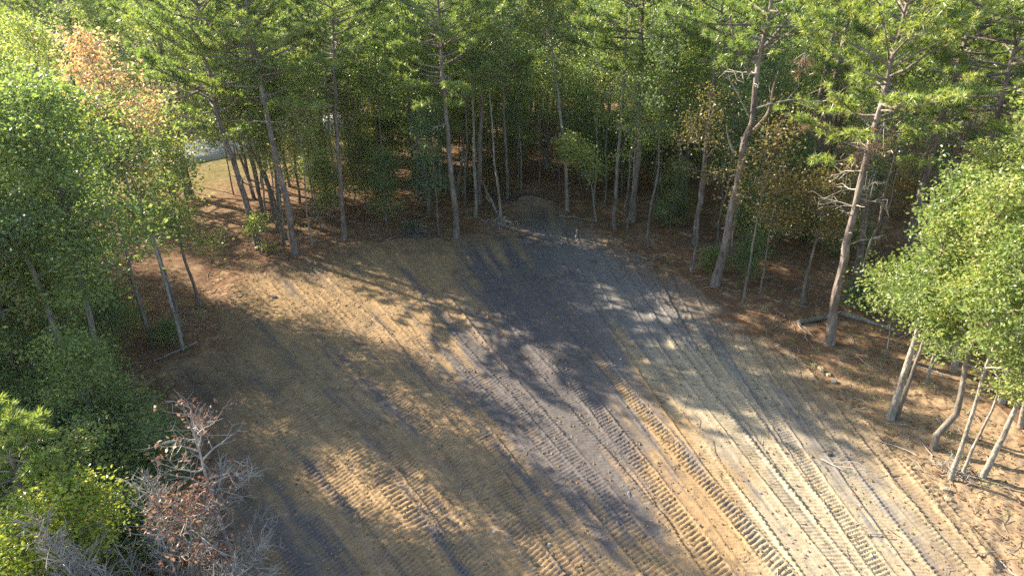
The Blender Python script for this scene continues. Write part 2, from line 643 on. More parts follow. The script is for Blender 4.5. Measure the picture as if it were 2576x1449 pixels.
Z = Z + relief * (1.0 + 0.25 * east) * inside + 0.45 * clod * inside * (1 - 0.8 * EASTM)
edge = np.exp(-((ID - 0.1) / 0.5) ** 2)
Z += edge * 0.14 * fbm(X * 1.3, Y * 1.3, 3, 80) * (0.5 + vnoise(X * 0.4, Y * 0.4, 81))
Z += (1 - inside) * (0.10 * (fbm(X * 1.6, Y * 1.6, 3, 90) - 0.5) + 0.05 * (fbm(X * 6, Y * 6, 2, 91) - 0.5))
rim = np.minimum.reduce([X - xs[0], xs[-1] - X, ys[-1] - Y, Y - ys[0]])
Z -= 0.35 * (1 - sstep(0.0, 0.45, rim))

# soil colours: ochre clay, pale sand, grey loam, brown litter at the edge
ochre = np.array([.312, .212, .112])
sand = np.array([.355, .295, .20])
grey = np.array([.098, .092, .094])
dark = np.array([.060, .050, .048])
rustc = np.array([.19, .125, .07])
st = fbm(Q * 1.15, Sx * 0.11, 4, 100)
st2 = fbm(Q * 2.6, Sx * 0.30, 3, 110)
lane_tone = 0.35 * hsh(LI, 9) + 0.65 * TONE


def blob(cx, cy, rx, ry, an=0.0):
    c, s = math.cos(an), math.sin(an)
    u = (X - cx) * c + (Y - cy) * s
    v = -(X - cx) * s + (Y - cy) * c
    return np.exp(-(u / rx) ** 2 - (v / ry) ** 2)


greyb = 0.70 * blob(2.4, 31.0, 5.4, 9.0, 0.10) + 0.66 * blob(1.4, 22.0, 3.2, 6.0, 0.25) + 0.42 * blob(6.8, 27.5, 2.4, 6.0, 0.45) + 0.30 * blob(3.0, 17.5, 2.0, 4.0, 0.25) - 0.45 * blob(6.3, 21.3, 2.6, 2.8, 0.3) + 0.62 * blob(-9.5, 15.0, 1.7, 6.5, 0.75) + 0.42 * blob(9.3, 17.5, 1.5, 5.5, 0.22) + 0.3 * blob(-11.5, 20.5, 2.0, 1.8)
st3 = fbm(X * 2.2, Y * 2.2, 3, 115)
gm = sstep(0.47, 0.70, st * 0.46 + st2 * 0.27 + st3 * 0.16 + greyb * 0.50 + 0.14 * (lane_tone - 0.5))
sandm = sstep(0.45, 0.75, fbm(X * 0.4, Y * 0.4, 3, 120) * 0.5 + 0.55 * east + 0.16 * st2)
Z += 0.55 * blob(G(1330, 512)[0], G(1330, 512)[1], 1.5, 1.1) * (0.6 + 0.8 * fbm(X * 1.8, Y * 1.8, 3, 170))
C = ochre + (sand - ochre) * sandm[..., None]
C = C * (0.82 + 0.36 * fbm(Q * 3, Sx * 0.5, 3, 130))[..., None]
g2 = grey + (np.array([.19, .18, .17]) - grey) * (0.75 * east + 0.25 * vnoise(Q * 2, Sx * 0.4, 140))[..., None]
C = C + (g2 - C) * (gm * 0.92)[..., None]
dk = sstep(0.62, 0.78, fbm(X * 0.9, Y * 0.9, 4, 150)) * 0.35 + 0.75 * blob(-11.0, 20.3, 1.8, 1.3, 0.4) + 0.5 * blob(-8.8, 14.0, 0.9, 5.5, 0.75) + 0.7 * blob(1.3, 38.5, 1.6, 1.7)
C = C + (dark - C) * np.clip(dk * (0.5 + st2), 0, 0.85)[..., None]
lit = litter_col(X, Y)
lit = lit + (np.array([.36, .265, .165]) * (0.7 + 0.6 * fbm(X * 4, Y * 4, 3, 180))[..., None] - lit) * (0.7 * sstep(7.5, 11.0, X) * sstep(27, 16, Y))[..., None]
lm = 1 - sstep(-0.35, 0.8, ID + (fbm(X * 2.2, Y * 2.2, 3, 160) - 0.5) * 1.6)
rm = np.exp(-((ID - 0.6) / 1.0) ** 2) * 0.55
C = C + (rustc - C) * rm[..., None]
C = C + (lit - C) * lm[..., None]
nr, nc = X.shape
V = np.stack([X, Y, Z], -1).reshape(-1, 3).astype(np.float32)
idx = np.arange(nr * nc).reshape(nr, nc)
qd = np.stack([idx[:-1, :-1], idx[:-1, 1:], idx[1:, 1:], idx[1:, :-1]], -1).reshape(-1, 4)
ac = Acc()
ac.add(V, qd)
me = ac.mesh('clearing_ground', [M['soil']])
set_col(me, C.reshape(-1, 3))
tag(link('clearing_ground', me), 'graded clay clearing with grey and ochre streaks and machine track prints', None, None, 'structure')


def zat(x, y):
    """height of the fine sheet (or of the forest floor beyond it)"""
    if xs[0] + 0.8 < x < xs[-1] - 0.8 and ys[0] + 0.8 < y < ys[-1] - 0.8:
        i = int(np.searchsorted(ys, y)) - 1
        j = int((x - xs[0]) / (xs[1] - xs[0]))
        return float(Z[i, j])
    return float(floor_z(np.array(x), np.array(y)))


def floor_z(x, y):
    h = 0.25 * (fbm(x * 0.12, y * 0.12, 4, 200) - 0.5)
    near = sstep(0.9, 2.4, np.minimum.reduce([x - xs[0], xs[-1] - x, ys[-1] - y, y - ys[0]]))
    return h * sstep(0, 8, np.maximum.reduce([xs[0] - x, x - xs[-1], y - ys[-1], ys[0] - y])) - 0.02 - 0.55 * near


# forest floor reaching the horizon
fx_ = np.concatenate([-np.geomspace(1500, 62, 14), np.arange(-60, 60.1, 0.5), np.geomspace(62, 1500, 14)])
fy_ = np.concatenate([np.linspace(-400, -12, 10), np.arange(-10, 95, 0.5), np.geomspace(97, 1600, 22)])
FX, FY = np.meshgrid(fx_, fy_)
FZ = floor_z(FX, FY) + 0.10 * (fbm(FX * 1.3, FY * 1.3, 3, 210) - 0.5) * (np.abs(FX) < 60) * (FY < 96)
FC = litter_col(FX, FY)
rd = road_dist(FX, FY)
gr = sstep(12.0, 6.0, rd + 4 * (fbm(FX * 0.3, FY * 0.3, 3, 220) - 0.5))
gr = np.maximum(gr, 0)
meadow = np.exp(-(((FX + 92) / 34) ** 2 + ((FY - 128) / 34) ** 2) ** 2)
gcol = np.stack([.13 + .10 * vnoise(FX, FY, 3), .15 + .05 * vnoise(FX, FY, 3), .045 + 0 * FX], -1)
FC = FC + (gcol - FC) * np.clip(gr * (FX < 0), 0, 1)[..., None] * 0.55
FC = FC + (np.array([.30, .28, .12]) - FC) * np.clip(meadow, 0, 1)[..., None]
nr, nc = FX.shape
idx = np.arange(nr * nc).reshape(nr, nc)
qd = np.stack([idx[:-1, :-1], idx[:-1, 1:], idx[1:, 1:], idx[1:, :-1]], -1).reshape(-1, 4)
ac = Acc()
ac.add(np.stack([FX, FY, FZ], -1).reshape(-1, 3), qd)
me = ac.mesh('forest_floor', [M['floor']])
set_col(me, FC.reshape(-1, 3))
tag(link('forest_floor', me), 'rust brown pine straw and leaf litter under the trees', None, None, 'structure')

# paved road behind the trees, a low slab a little above the verge
cent = []
for (ax, ay), (bx, by) in zip(ROAD[:-1], ROAD[1:]):
    for k in range(8):
        cent.append((ax + (bx - ax) * k / 8, ay + (by - ay) * k / 8))
cent = np.array(cent)
for _ in range(6):
    cent[1:-1] = (cent[:-2] + 2 * cent[1:-1] + cent[2:]) / 4
tn = unit(np.gradient(cent, axis=0))
nm_ = np.stack([-tn[:, 1], tn[:, 0]], -1)
ac = Acc()
prof = [(-3.0, -0.15), (-2.95, 0.13), (0, 0.19), (2.95, 0.13), (3.0, -0.15)]
RV = np.stack([np.concatenate([cent + nm_ * a, np.full((len(cent), 1), b)], 1) for a, b in prof], 1)
n = len(cent)
i = np.arange(n - 1)[:, None] * 5 + np.arange(4)[None, :]
ac.add(RV.reshape(-1, 3), np.stack([i, i + 1, i + 6, i + 5], -1).reshape(-1, 4))
me = ac.mesh('road', [M['road']])
set_col(me, np.array([.40, .39, .37]))
tag(link('road', me), 'pale grey paved road winding behind the trees', None, None, 'structure')

# ------------------------------------------------------------------ tree builders: each returns [(part name, mesh), ...]
UP = np.array([0, 0, 1.0])


def path_at(P, z):
    return np.array([np.interp(z, P[:, 2], P[:, 0]), np.interp(z, P[:, 2], P[:, 1]), z])


def trunk_path(rng, h, lean=(0, 0), wob=0.10, n=14, ctrl=None):
    z = np.linspace(-0.25, h, n)
    if ctrl is not None:
        c = np.array(ctrl, float)
        x = np.interp(z, c[:, 2], c[:, 0])
        y = np.interp(z, c[:, 2], c[:, 1])
        if h > c[-1, 2]:
            d = (c[-1] - c[-2]) / max(c[-1, 2] - c[-2, 2], .1)
            m = z > c[-1, 2]
            x[m] = c[-1, 0] + d[0] * (z[m] - c[-1, 2])
            y[m] = c[-1, 1] + d[1] * (z[m] - c[-1, 2])
    else:
        x, y = lean[0] * z / h, lean[1] * z / h
    w = np.cumsum(rng.normal(size=(n, 2)) * wob / math.sqrt(n), 0)
    w -= w[0]
    return np.stack([x + w[:, 0], y + w[:, 1], z], 1)


def trunk_rad(P, r, top=0.12, flare=0.35):
    t = np.clip(P[:, 2] / P[-1, 2], 0, 1)
    return r * (1 - (1 - top) * t ** 1.1) + r * flare * np.exp(-np.clip(P[:, 2], 0, None) / 0.35)


def branch_pts(rng, p0, az, e0, e1, L, n=6, wob=0.08):
    t = np.linspace(0, 1, n)
    el = e0 + (e1 - e0) * t + rng.normal(size=n) * wob
    a = az + np.cumsum(rng.normal(size=n) * wob)
    d = np.stack([np.cos(el) * np.cos(a), np.cos(el) * np.sin(a), np.sin(el)], 1) * (L / (n - 1))
    pts = np.concatenate([[p0], p0 + np.cumsum(d[:-1], 0)])
    return pts


def lerp_pts(pts, t):
    n = len(pts) - 1
    f = np.clip(np.asarray(t) * n, 0, n - 1e-6)
    i = f.astype(int)
    f = (f - i)[:, None]
    return pts[i] * (1 - f) + pts[i + 1] * f, unit(pts[i + 1] - pts[i])


def pine(seed, h, r, cb, spread, ctrl=None, lean=(0, 0), dead=4, step=0.38, tuft=1.35, per=18, limbs=False, extra=None, asym=None, leaf='pine', zmax=None):
    """long straight pine: bare trunk with dead stubs, whorled limbs with pompom needle tufts"""
    rng = np.random.default_rng(seed)
    P = trunk_path(rng, h, lean, 0.18, 24, ctrl)
    tk = Acc()
    tube(tk, P, trunk_rad(P, 0.82 * r, 0.12, 0.32), 10, 0, 0.10, rng)
    out = [('trunk', tk.mesh('pine_trunk', [M['pbark']]))]
    cr = Acc()
    limb_acc = []
    z = cb
    TC, TA = [], []
    while z < h - 0.2:
        f = (z - cb) / (h - cb)
        nb = int(rng.integers(2, 5)) if f < 0.8 else 3
        a0 = rng.random() * 2 * PI
        for k in range(nb):
            prof = (0.62 + 0.5 * min(f / 0.22, 1)) * (1 - 0.78 * max(f - 0.2, 0) / 0.8)
            L = spread * prof * (0.6 + 0.55 * rng.random())
            az = a0 + k * 2 * PI / nb + rng.normal() * 0.35
            if asym is not None:
                L *= 1 + asym[1] * math.cos(az - asym[0])
            e0 = math.radians(-6 + 50 * f + rng.normal() * 10)
            p0 = path_at(P, z + rng.normal() * 0.12)
            pts = branch_pts(rng, p0, az, e0, e0 + math.radians(28), L, 7, 0.09)
            br = 0.012 + 0.011 * L
            tgt = Acc() if limbs else cr
            tube(tgt, pts, np.linspace(br, 0.008, 7), 5 if limbs else 4, 0, cap=False)
            if limbs:
                limb_acc.append(tgt)
            nt_ = max(4, int(L * 3.4 * tuft))
            t = 0.30 + 0.70 * rng.random(nt_)
            q, d = lerp_pts(pts, t)
            side = unit(np.cross(d, UP)) * np.where(rng.random(nt_) < 0.5, -1, 1)[:, None]
            td = unit(d * 0.75 + side * (0.75 * rng.random(nt_)[:, None] + 0.2) + UP * (0.1 + 0.45 * rng.random(nt_))[:, None])
            tl = (0.28 + 0.30 * rng.random(nt_)) * (0.5 + 0.22 * L) * (1.15 - 0.5 * t)
            q1 = q + td * tl[:, None]
            segs(cr, q, q1, 0.010, 0.006, 0)
            for s_ in (0.5, 0.78, 1.0):
                TC.append(q + td * (tl * s_)[:, None] + rng.normal(size=q.shape) * 0.05)
                TA.append(td)
            TC.append(pts[-1:]); TA.append(unit(pts[-1:] - pts[-2:-1]))
        z += step * (0.7 + 0.6 * rng.random()) * (1 - 0.35 * f)
    TC, TA = np.concatenate(TC), np.concatenate(TA)
    needles(cr, TC, TA, rng, per, 0.24, 0.030, 1)
    dm = []
    for k in range(dead):
        zz = cb * (0.42 + 0.58 * rng.random() ** 0.6)
        L = 0.35 + 1.15 * rng.random() ** 2 * spread / 3
        d = Acc()
        pts = branch_pts(rng, path_at(P, zz), rng.random() * 2 * PI, rng.normal() * 0.3, rng.normal() * 0.35, L, 6, 0.22)
        tube(d, pts, np.linspace(0.022 + 0.008 * L, 0.008, 6), 4, 0, cap=False)
        if L > 0.9:
            nq = int(L * 5)
            q, dd = lerp_pts(pts, 0.3 + 0.7 * rng.random(nq))
            q1 = q + unit(dd + rng.normal(size=q.shape) * 0.7) * (0.25 + 0.4 * rng.random(nq))[:, None]
            segs(d, q, q1, 0.012, 0.007, 0)
            q2 = q1 + unit(rng.normal(size=q.shape)) * 0.22
            segs(d, q1, q2, 0.008, 0.004, 0)
        dm.append(d)
    if limbs:
        out += [('limb', a.mesh('pine_limb', [M['pbark']])) for a in limb_acc]
        out += [('dead_limb', a.mesh('dead_limb', [M['twig']])) for a in dm]
    else:
        out += [('dead_limb', a.mesh('dead_limb', [M['twig']])) for a in dm]
    out.append(('crown', cr.mesh('pine_crown', [M['pbark'], M[leaf]], False)))
    return out


def broadleaf(seed, h, r, cb, spread, leaf='oak', bark='gbark', ctrl=None, lean=(0, 0), nl=14, per=26, lsize=0.13, sub=5, stems=1, dens=1.0, squash=0.7, limbs=False, bare=0.0, top=0.45, clus=0.36):
    """deciduous tree: tapered trunk, rising limbs, twigs that end in clusters of leaves"""
    rng = np.random.default_rng(seed)
    cr = Acc()
    out = []
    limb_acc = []
    LC, LO = [], []
    for st in range(stems):
        ln = lean if stems == 1 else (lean[0] + rng.normal() * 0.10 * h, lean[1] + rng.normal() * 0.10 * h)
        P = trunk_path(rng, h * (1 if st == 0 else 0.7 + 0.25 * rng.random()), ln, (0.010 if ctrl is not None and st == 0 else 0.022) * h, 14 if ctrl is None else 22, ctrl if st == 0 else None)
        if st:
            P[:, 0] += rng.normal() * 0.25
            P[:, 1] += rng.normal() * 0.25
        tk = Acc()
        tube(tk, P, trunk_rad(P, 0.85 * r * (1 if st == 0 else 0.75), 0.10, 0.22), 8, 0, 0.10, rng)
        out.append(('trunk', tk.mesh('tree_trunk', [M[bark]])))
        hh = P[-1, 2]
        m = nl if stems == 1 else max(5, int(nl * 1.5 / stems))
        for k in range(m):
            f = (k + rng.random()) / m
            z = cb + (hh - cb) * f ** 0.85 * 0.97
            prof = math.sin(PI * min(0.18 + 0.72 * f, 1)) ** 0.7 * (1 - top * f)
            L = spread * prof * (0.65 + 0.6 * rng.random())
            az = k * 2.399 + rng.normal() * 0.5
            e0 = math.radians(12 + 42 * f + rng.normal() * 10)
            pts = branch_pts(rng, path_at(P, z), az, e0, e0 + math.radians(rng.normal() * 18), L, 6, 0.14)
            tgt = Acc() if limbs else cr
            tube(tgt, pts, np.linspace(r * 0.30 * (1 - 0.6 * f) + 0.008, 0.006, 6), 5, 0, cap=False)
            if limbs:
                limb_acc.append(tgt)
            ns = max(3, int(sub * (0.6 + L * 0.5)))
            t = 0.25 + 0.75 * rng.random(ns)
            q, d = lerp_pts(pts, t)
            td = unit(d * 0.6 + rng.normal(size=q.shape) * 0.6 + UP * 0.25)
            tl = (0.35 + 0.5 * rng.random(ns)) * (0.35 + 0.22 * L)
            q1 = q + td * tl[:, None]
            segs(cr, q, q1, 0.011, 0.006, 0)
            q2 = q1 + unit(td + rng.normal(size=q.shape) * 0.7) * (tl * 0.7)[:, None]
            segs(cr, q1, q2, 0.006, 0.003, 0)
            q3 = q1 + unit(td + rng.normal(size=q.shape) * 0.8) * (tl * 0.6)[:, None]
            segs(cr, q1, q3, 0.006, 0.003, 0)
            for qq in (q1, q2, q3, pts[-1:], (q + q1) / 2):
                LC.append(qq)
    LC = np.concatenate(LC)
    if bare:
        LC = LC[rng.random(len(LC)) > bare]
    per_ = max(2, int(per * dens))
    C = np.repeat(LC, per_, 0)
    off = rng.normal(size=C.shape) * clus
    off[:, 2] *= squash * 0.75
    leaves(cr, C + off, lsize, rng, 1, out=unit(off) * 0.8)
    if limbs:
        out += [('limb', a.mesh('tree_limb', [M[bark]])) for a in limb_acc]
    out.append(('crown', cr.mesh('leaf_crown', [M[bark], M[leaf]], False)))
    return out


def place(parts, name, loc, label, cat, group=None, rz=0.0, sc=1.0):
    t = thing(name, loc, label, cat, group, rz, sc)
    for pn, me in parts:
        link(pn, me, t)
    return t


def base(u, v):
    g = G(u, v)
    g[2] = zat(g[0], g[1]) - 0.02
    return g


def ctrl_from(b, pix, dy=()):
    """trunk control points relative to the base, from sight lines at the tree's own distance"""
    c = [(0, 0, -0.3), (0, 0, 0.0)]
    for k, (u, v) in enumerate(pix):
        p = T(u, v, b[1] + (dy[k] if k < len(dy) else 0.0))
        c.append(tuple(p - b))
    return c


TAKEN = []


def hero(kind, uv, pix, label, cat='tree', name=None, dy=(), **kw):
    b = base(*uv)
    TAKEN.append((b[0], b[1]))
    c = ctrl_from(b, pix, dy) if pix else None
    parts = (pine if kind == 'pine' else broadleaf)(ctrl=c, **kw)
    return place(parts, name or {'pine': 'pine_tree', 'leaf': 'broadleaf_tree'}[kind], b, label, cat)


# ------------------------------------------------------------------ the trees that stand out one by one
hero('pine', (742, 640), [(690, 380), (648, 170), (620, 0)], 'tall leaning pine at the clearing edge with ivy-like sprigs at its foot', seed=101, h=15.5, r=0.22, cb=7.6, spread=4.2, dead=7, limbs=True)
hero('pine', (866, 600), [(850, 370), (835, 130)], 'slim straight pine standing between the leaning pine and the reddish pine', seed=102, h=14.5, r=0.155, cb=8.8, spread=3.2, dead=6, limbs=True)
hero('pine', (1148, 600), [(1140, 420), (1128, 240)], 'reddish-trunked pine rising beside the dark brush pile at the top of the clearing', seed=103, h=15, r=0.20, cb=7.4, spread=3.7, dead=4, limbs=True)
hero('pine', (1545, 575), [(1549, 380), (1556, 140)], 'narrow straight pine standing just beside the thicker dark pine', seed=104, h=14.5, r=0.14, cb=9.6, spread=2.8, dead=5, limbs=True)
P5 = hero('pine', (1590, 556), [(1600, 330), (1612, 110)], 'thick dark pine with a bent vine on its trunk next to a thinner pine', seed=105, h=16, r=0.22, cb=8.8, spread=4.2, dead=7, limbs=True)
P6 = hero('pine', (1798, 718), [(1845, 480), (1868, 350), (1888, 318), (1896, 210), (1915, 90), (1930, 0)], 'pale pine with a crooked kink and forked upper trunk at the clearing edge', seed=106, h=16, r=0.24, cb=10.0, spread=4.0, dead=5, limbs=True, asym=(PI, 0.25))
P7 = hero('pine', (2088, 866), [(2140, 610), (2192, 360), (2235, 200)], 'sunlit scaly pine with tangled dead twigs under a bright crown', seed=107, h=14.5, r=0.22, cb=7.8, spread=3.7, dead=26, limbs=True, tuft=1.2)
P8 = hero('pine', (2150, 690), [(2183, 500), (2215, 345)], 'second sunlit pine just behind the scaly one, their crowns merging', seed=108, h=15, r=0.21, cb=8.4, spread=3.6, dead=20, limbs=True, tuft=1.2)
P9 = hero('pine', (2262, 690), [(2310, 500), (2355, 340), (2400, 200)], 'bright leaning pine trunk emerging above the leafy roadside maples', seed=109, h=15.5, r=0.24, cb=9.0, spread=4.4, dead=24, limbs=True, tuft=1.2)
hero('pine', (1748, 610), [(1770, 400), (1795, 150)], 'shaded bluish pine trunk behind the crooked pine', seed=110, h=14.5, r=0.20, cb=9.4, spread=3.0, dead=9, limbs=True)
hero('pine', (652, 628), [(600, 450), (556, 285), (540, 200)], 'pine with a broad low feathery crown over a shadowed trunk near the pale road', seed=111, h=14, r=0.20, cb=6.2, spread=5.0, dead=3, limbs=True, tuft=1.25)
hero('pine', (480, 498), [(455, 385), (430, 250)], 'stout black-looking trunk standing against the pale road', seed=112, h=14, r=0.30, cb=10.5, spread=3.6, dead=2)
hero('pine', (2006, 480), [(2050, 300), (2085, 140)], 'distant pine, first of a leaning pair in the dark woods', seed=113, h=17, r=0.27, cb=11, spread=3.6, dead=6)
hero('pine', (2040, 492), [(2075, 320), (2110, 170)], 'distant pine, second of a leaning pair in the dark woods', seed=114, h=16.5, r=0.27, cb=11.4, spread=3.4, dead=6)
hero('pine', (1375, 420), [(1380, 230), (1386, 60)], 'dark far pine trunk behind the top of the clearing', seed=115, h=16.5, r=0.28, cb=12, spread=4.0, dead=3)
hero('pine', (1720, 470), [(1740, 250), (1758, 60)], 'dark far pine with trunk hidden by leafy saplings', seed=116, h=16.5, r=0.25, cb=11.5, spread=3.6, dead=3)
for (x, y, sd_, h_, cb_, sp_, lab) in [(17.6, 25.5, 170, 15, 8.4, 4.4, 'pine with a feathery sunlit crown behind the bright leaning pine'), (21.0, 22.0, 171, 14.5, 7.4, 4.6, 'broad bright pine filling the top of the east border'), (-11.5, 41.0, 172, 14.5, 6.8, 4.6, 'pine with a yellowish feathery crown behind the tall leaning pine'), (-2.0, 40.5, 173, 14.5, 7.2, 4.2, 'pine with a pale green crown behind the slim straight pine'), (-27.0, 44.0, 174, 15, 4.6, 5.0, 'dark green spreading pine behind the orange sweetgum')]:
    TAKEN.append((x, y))
    place(pine(sd_, h_, 0.2, cb_, sp_, lean=(0.4, 0.2), dead=6, limbs=True), 'pine_tree', (x, y, zat(x, y) - 0.05 if y < 96 else 0), lab, 'tree')
def add_limb(root, pix, r0, dys=None, name='limb', mat='pbark', twigs=0, tufts=0, seed=0):
    b = np.array(root.location)
    rng = np.random.default_rng(seed)
    pts = np.array([T(u, v, b[1] + (dys[k] if dys else 0)) - b for k, (u, v) in enumerate(pix)])
    t = np.linspace(0, 1, 3 * len(pix))
    pp = lerp_pts(pts, t)[0]
    for _ in range(2):
        pp[1:-1] = (pp[:-2] + 2 * pp[1:-1] + pp[2:]) / 4
    ac = Acc()
    tube(ac, pp, np.linspace(r0, r0 * 0.25, len(pp)), 7, 0, 0.1, rng)
    if twigs:
        q, d = lerp_pts(pp, 0.35 + 0.65 * rng.random(twigs))
        td = unit(d + rng.normal(size=q.shape) * 0.6)
        m = q + td * (0.3 + 0.5 * rng.random((twigs, 1)))
        segs(ac, q, m, 0.016, 0.010)
        segs(ac, m, m + unit(td + rng.normal(size=q.shape) * 0.4) * 0.4, 0.010, 0.005)
        if tufts:
            C_ = np.repeat(m, tufts, 0) + rng.normal(size=(twigs * tufts, 3)) * 0.16
            needles(ac, C_, np.repeat(td, tufts, 0), rng, 13, 0.28, 0.036, 1)
    link(name, ac.mesh('grown_limb', [M[mat], M['pine']], False), root)


add_limb(P6, [(1866, 352), (1905, 322), (1938, 280), (1946, 215), (1958, 180)], 0.10, seed=1, twigs=8)
add_limb(P6, [(1893, 278), (1935, 262), (2010, 248), (2060, 262), (2112, 238)], 0.055, seed=2, twigs=12, name='dead_limb', mat='twig')
add_limb(P6, [(1897, 150), (1935, 105), (1985, 45), (2030, -20)], 0.085, seed=3, twigs=9, tufts=3)
add_limb(P6, [(1886, 185), (1860, 140), (1838, 70), (1832, 0)], 0.08, seed=4, twigs=9, tufts=4)
add_limb(P6, [(1896, 160), (1925, 130), (2000, 70), (2050, 60)], 0.06, seed=5, twigs=9, tufts=2)
add_limb(P6, [(1885, 295), (1850, 225), (1822, 180)], 0.035, seed=6, twigs=6, name='dead_limb', mat='twig')
add_limb(P6, [(1845, 385), (1832, 350), (1826, 318)], 0.05, seed=7, name='dead_limb', mat='twig')
for k, (a, c) in enumerate([((1838, 445), (1880, 420)), ((1815, 575), (1850, 560)), ((1842, 470), (1860, 470))]):
    add_limb(P6, [a, ((a[0] + c[0]) / 2, (a[1] + c[1]) / 2 + 3), c], 0.035, seed=10 + k, name='dead_limb', mat='twig')
def dead_sprig(root, u, v, seed, dy=0.0):
    b = np.array(root.location)
    rng = np.random.default_rng(seed)
    c = T(u, v, b[1] + dy) - b
    ac = Acc()
    C_ = c + rng.normal(size=(26, 3)) * np.array([.22, .22, .26])
    needles(ac, C_, unit(rng.normal(size=(26, 3)) + np.array([0, 0, -0.7])), rng, 12, 0.24, 0.024, 1)
    segs(ac, C_[:8], np.repeat(c[None] + np.array([[0, 0, .5]]), 8, 0), 0.012, 0.016, 0)
    link('dead_sprig', ac.mesh('dead_sprig', [M['twig'], M['deadneedle']], False), root)['label'] = 'hanging clump of dead rust-brown needles'


for k, (o_, u, v, dy) in enumerate([(P7, 2215, 345, -0.3), (P7, 2160, 395, 0.4), (P8, 2235, 300, 0), (P9, 2310, 350, -1.0), (P9, 2440, 450, -0.8), (P9, 2305, 405, -1.0), (P6, 2020, 165, 0.5)]):
    dead_sprig(o_, u, v, 600 + k, dy)
# limb of the thick dark pine sweeping left, and a long bare one
add_limb(P5, [(1608, 170), (1560, 120), (1500, 85), (1440, 70)], 0.07, seed=20, twigs=8, tufts=3)
add_limb(P5, [(1602, 260), (1575, 215), (1540, 190), (1500, 160)], 0.05, seed=21, twigs=6, name='dead_limb', mat='twig')
# sweetgum in autumn colour, and the leaning slim trees along the west edge
hero('leaf', (462, 882), [(395, 640), (345, 540), (300, 380), (215, 120)], 'sweetgum with orange and gold leaves on a slim pale stem', seed=120, h=11.4, r=0.09, cb=6.9, spread=1.75, leaf='orange', bark='wbark', nl=24, per=10, lsize=0.13, sub=5, limbs=True, top=0.6, clus=0.26, bare=0.42)
hero('leaf', (458, 846), [(400, 640), (362, 540), (322, 420)], 'slim bare-stemmed tree leaning beside the orange sweetgum', seed=121, h=8.8, r=0.08, cb=7.4, spread=0.8, leaf='oak', nl=9, per=9, sub=4)
hero('leaf', (384, 868), [(345, 740), (322, 640)], 'thin dark tree leaning over fern-like ground cover at the west edge', seed=122, h=9.0, r=0.11, cb=5.2, spread=2.0, leaf='light', nl=14, per=20)
hero('leaf', (290, 1050), [(240, 880), (205, 740)], 'dark straight trunk nearest the western undergrowth, smaller of two', seed=123, h=10.6, r=0.14, cb=4.6, spread=2.7, leaf='light', nl=18, per=24)
hero('leaf', (240, 1058), [(165, 880), (95, 710)], 'dark leaning trunk in the western undergrowth, more slanted of two', seed=124, h=10.2, r=0.155, cb=4.8, spread=2.8, leaf='oak', nl=18, per=24)
hero('leaf', (505, 770), [(470, 640), (440, 500)], 'leafy slender oak at the bend of the western edge', seed=125, h=8.6, r=0.09, cb=2.4, spread=1.4, leaf='oak', nl=18, per=18)
# birch-like pale stems at the north edge
hero('leaf', (1262, 562), [(1250, 420), (1240, 310)], 'thin pale crooked stem at the tip of the clearing', seed=130, h=11, r=0.085, cb=7.4, spread=1.4, leaf='oak', bark='wbark', nl=12, per=18)
hero('leaf', (1198, 545), [(1190, 380), (1182, 230)], 'pale mottled stem with a yellow sprig beside the fallen pole', seed=131, h=12, r=0.12, cb=8.0, spread=1.7, leaf='oak', bark='wbark', nl=14, per=20)
hero('leaf', (1278, 510), [(1276, 380), (1272, 220)], 'greenish straight stem behind the dark mound', seed=132, h=12, r=0.12, cb=7.5, spread=1.8, leaf='oak', bark='gbark', nl=14, per=20)
hero('leaf', (1428, 535), [(1422, 400), (1398, 200)], 'pale curving stem with a split top in the dark middle woods', seed=133, h=12, r=0.14, cb=8.5, spread=2.0, leaf='oak', bark='wbark', nl=14, per=18)
hero('leaf', (1500, 560), [(1490, 470), (1462, 420)], 'low pale stem arching toward the bright bush', seed=134, h=4.5, r=0.06, cb=2.6, spread=1.3, leaf='light', bark='wbark', nl=9, per=14)
hero('leaf', (1738, 688), [(1756, 560), (1772, 420)], 'slender grey sapling with bronze leaves left of the crooked pine', seed=135, h=8.2, r=0.08, cb=4.2, spread=1.3, leaf='bronze', bark='gbark', nl=12, per=6)
hero('leaf', (1865, 772), [(1890, 650), (1922, 500)], 'slender sapling with bronze leaves right of the crooked pine', seed=136, h=8.0, r=0.07, cb=4.0, spread=1.3, leaf='bronze', bark='gbark', nl=12, per=6)
hero('leaf', (2018, 765), [(2030, 690), (2068, 560)], 'small forked tree with sparse bronze leaves against black shade', seed=137, h=5.6, r=0.09, cb=2.8, spread=1.7, leaf='bronze', bark='gbark', nl=12, per=10)
hero('leaf', (1912, 752), [(1930, 640), (1948, 540)], 'hair-thin grey sapling between two bronze-leaved ones', seed=138, h=5.6, r=0.05, cb=3.4, spread=1.0, leaf='bronze', bark='gbark', nl=8, per=8)
hero('leaf', (2225, 912), [(2238, 850), (2240, 800)], 'young green maple sapling in the sun on bare litter', seed=139, h=3.7, r=0.045, cb=1.9, spread=1.2, leaf='light', bark='gbark', nl=9, per=12, lsize=0.14)
hero('leaf', (655, 640), [(650, 600), (645, 560)], 'small bright sapling at the foot of the feathery pine', name='sapling', cat='sapling', seed=140, h=1.9, r=0.025, cb=0.5, spread=0.55, leaf='light', nl=7, per=5, lsize=0.15, clus=0.2)
hero('leaf', (1104, 592), [(1098, 500), (1090, 420)], 'twiggy green sapling just left of the reddish pine', name='sapling', cat='sapling', seed=141, h=7.0, r=0.06, cb=2.0, spread=1.2, leaf='oak', nl=14, per=14)
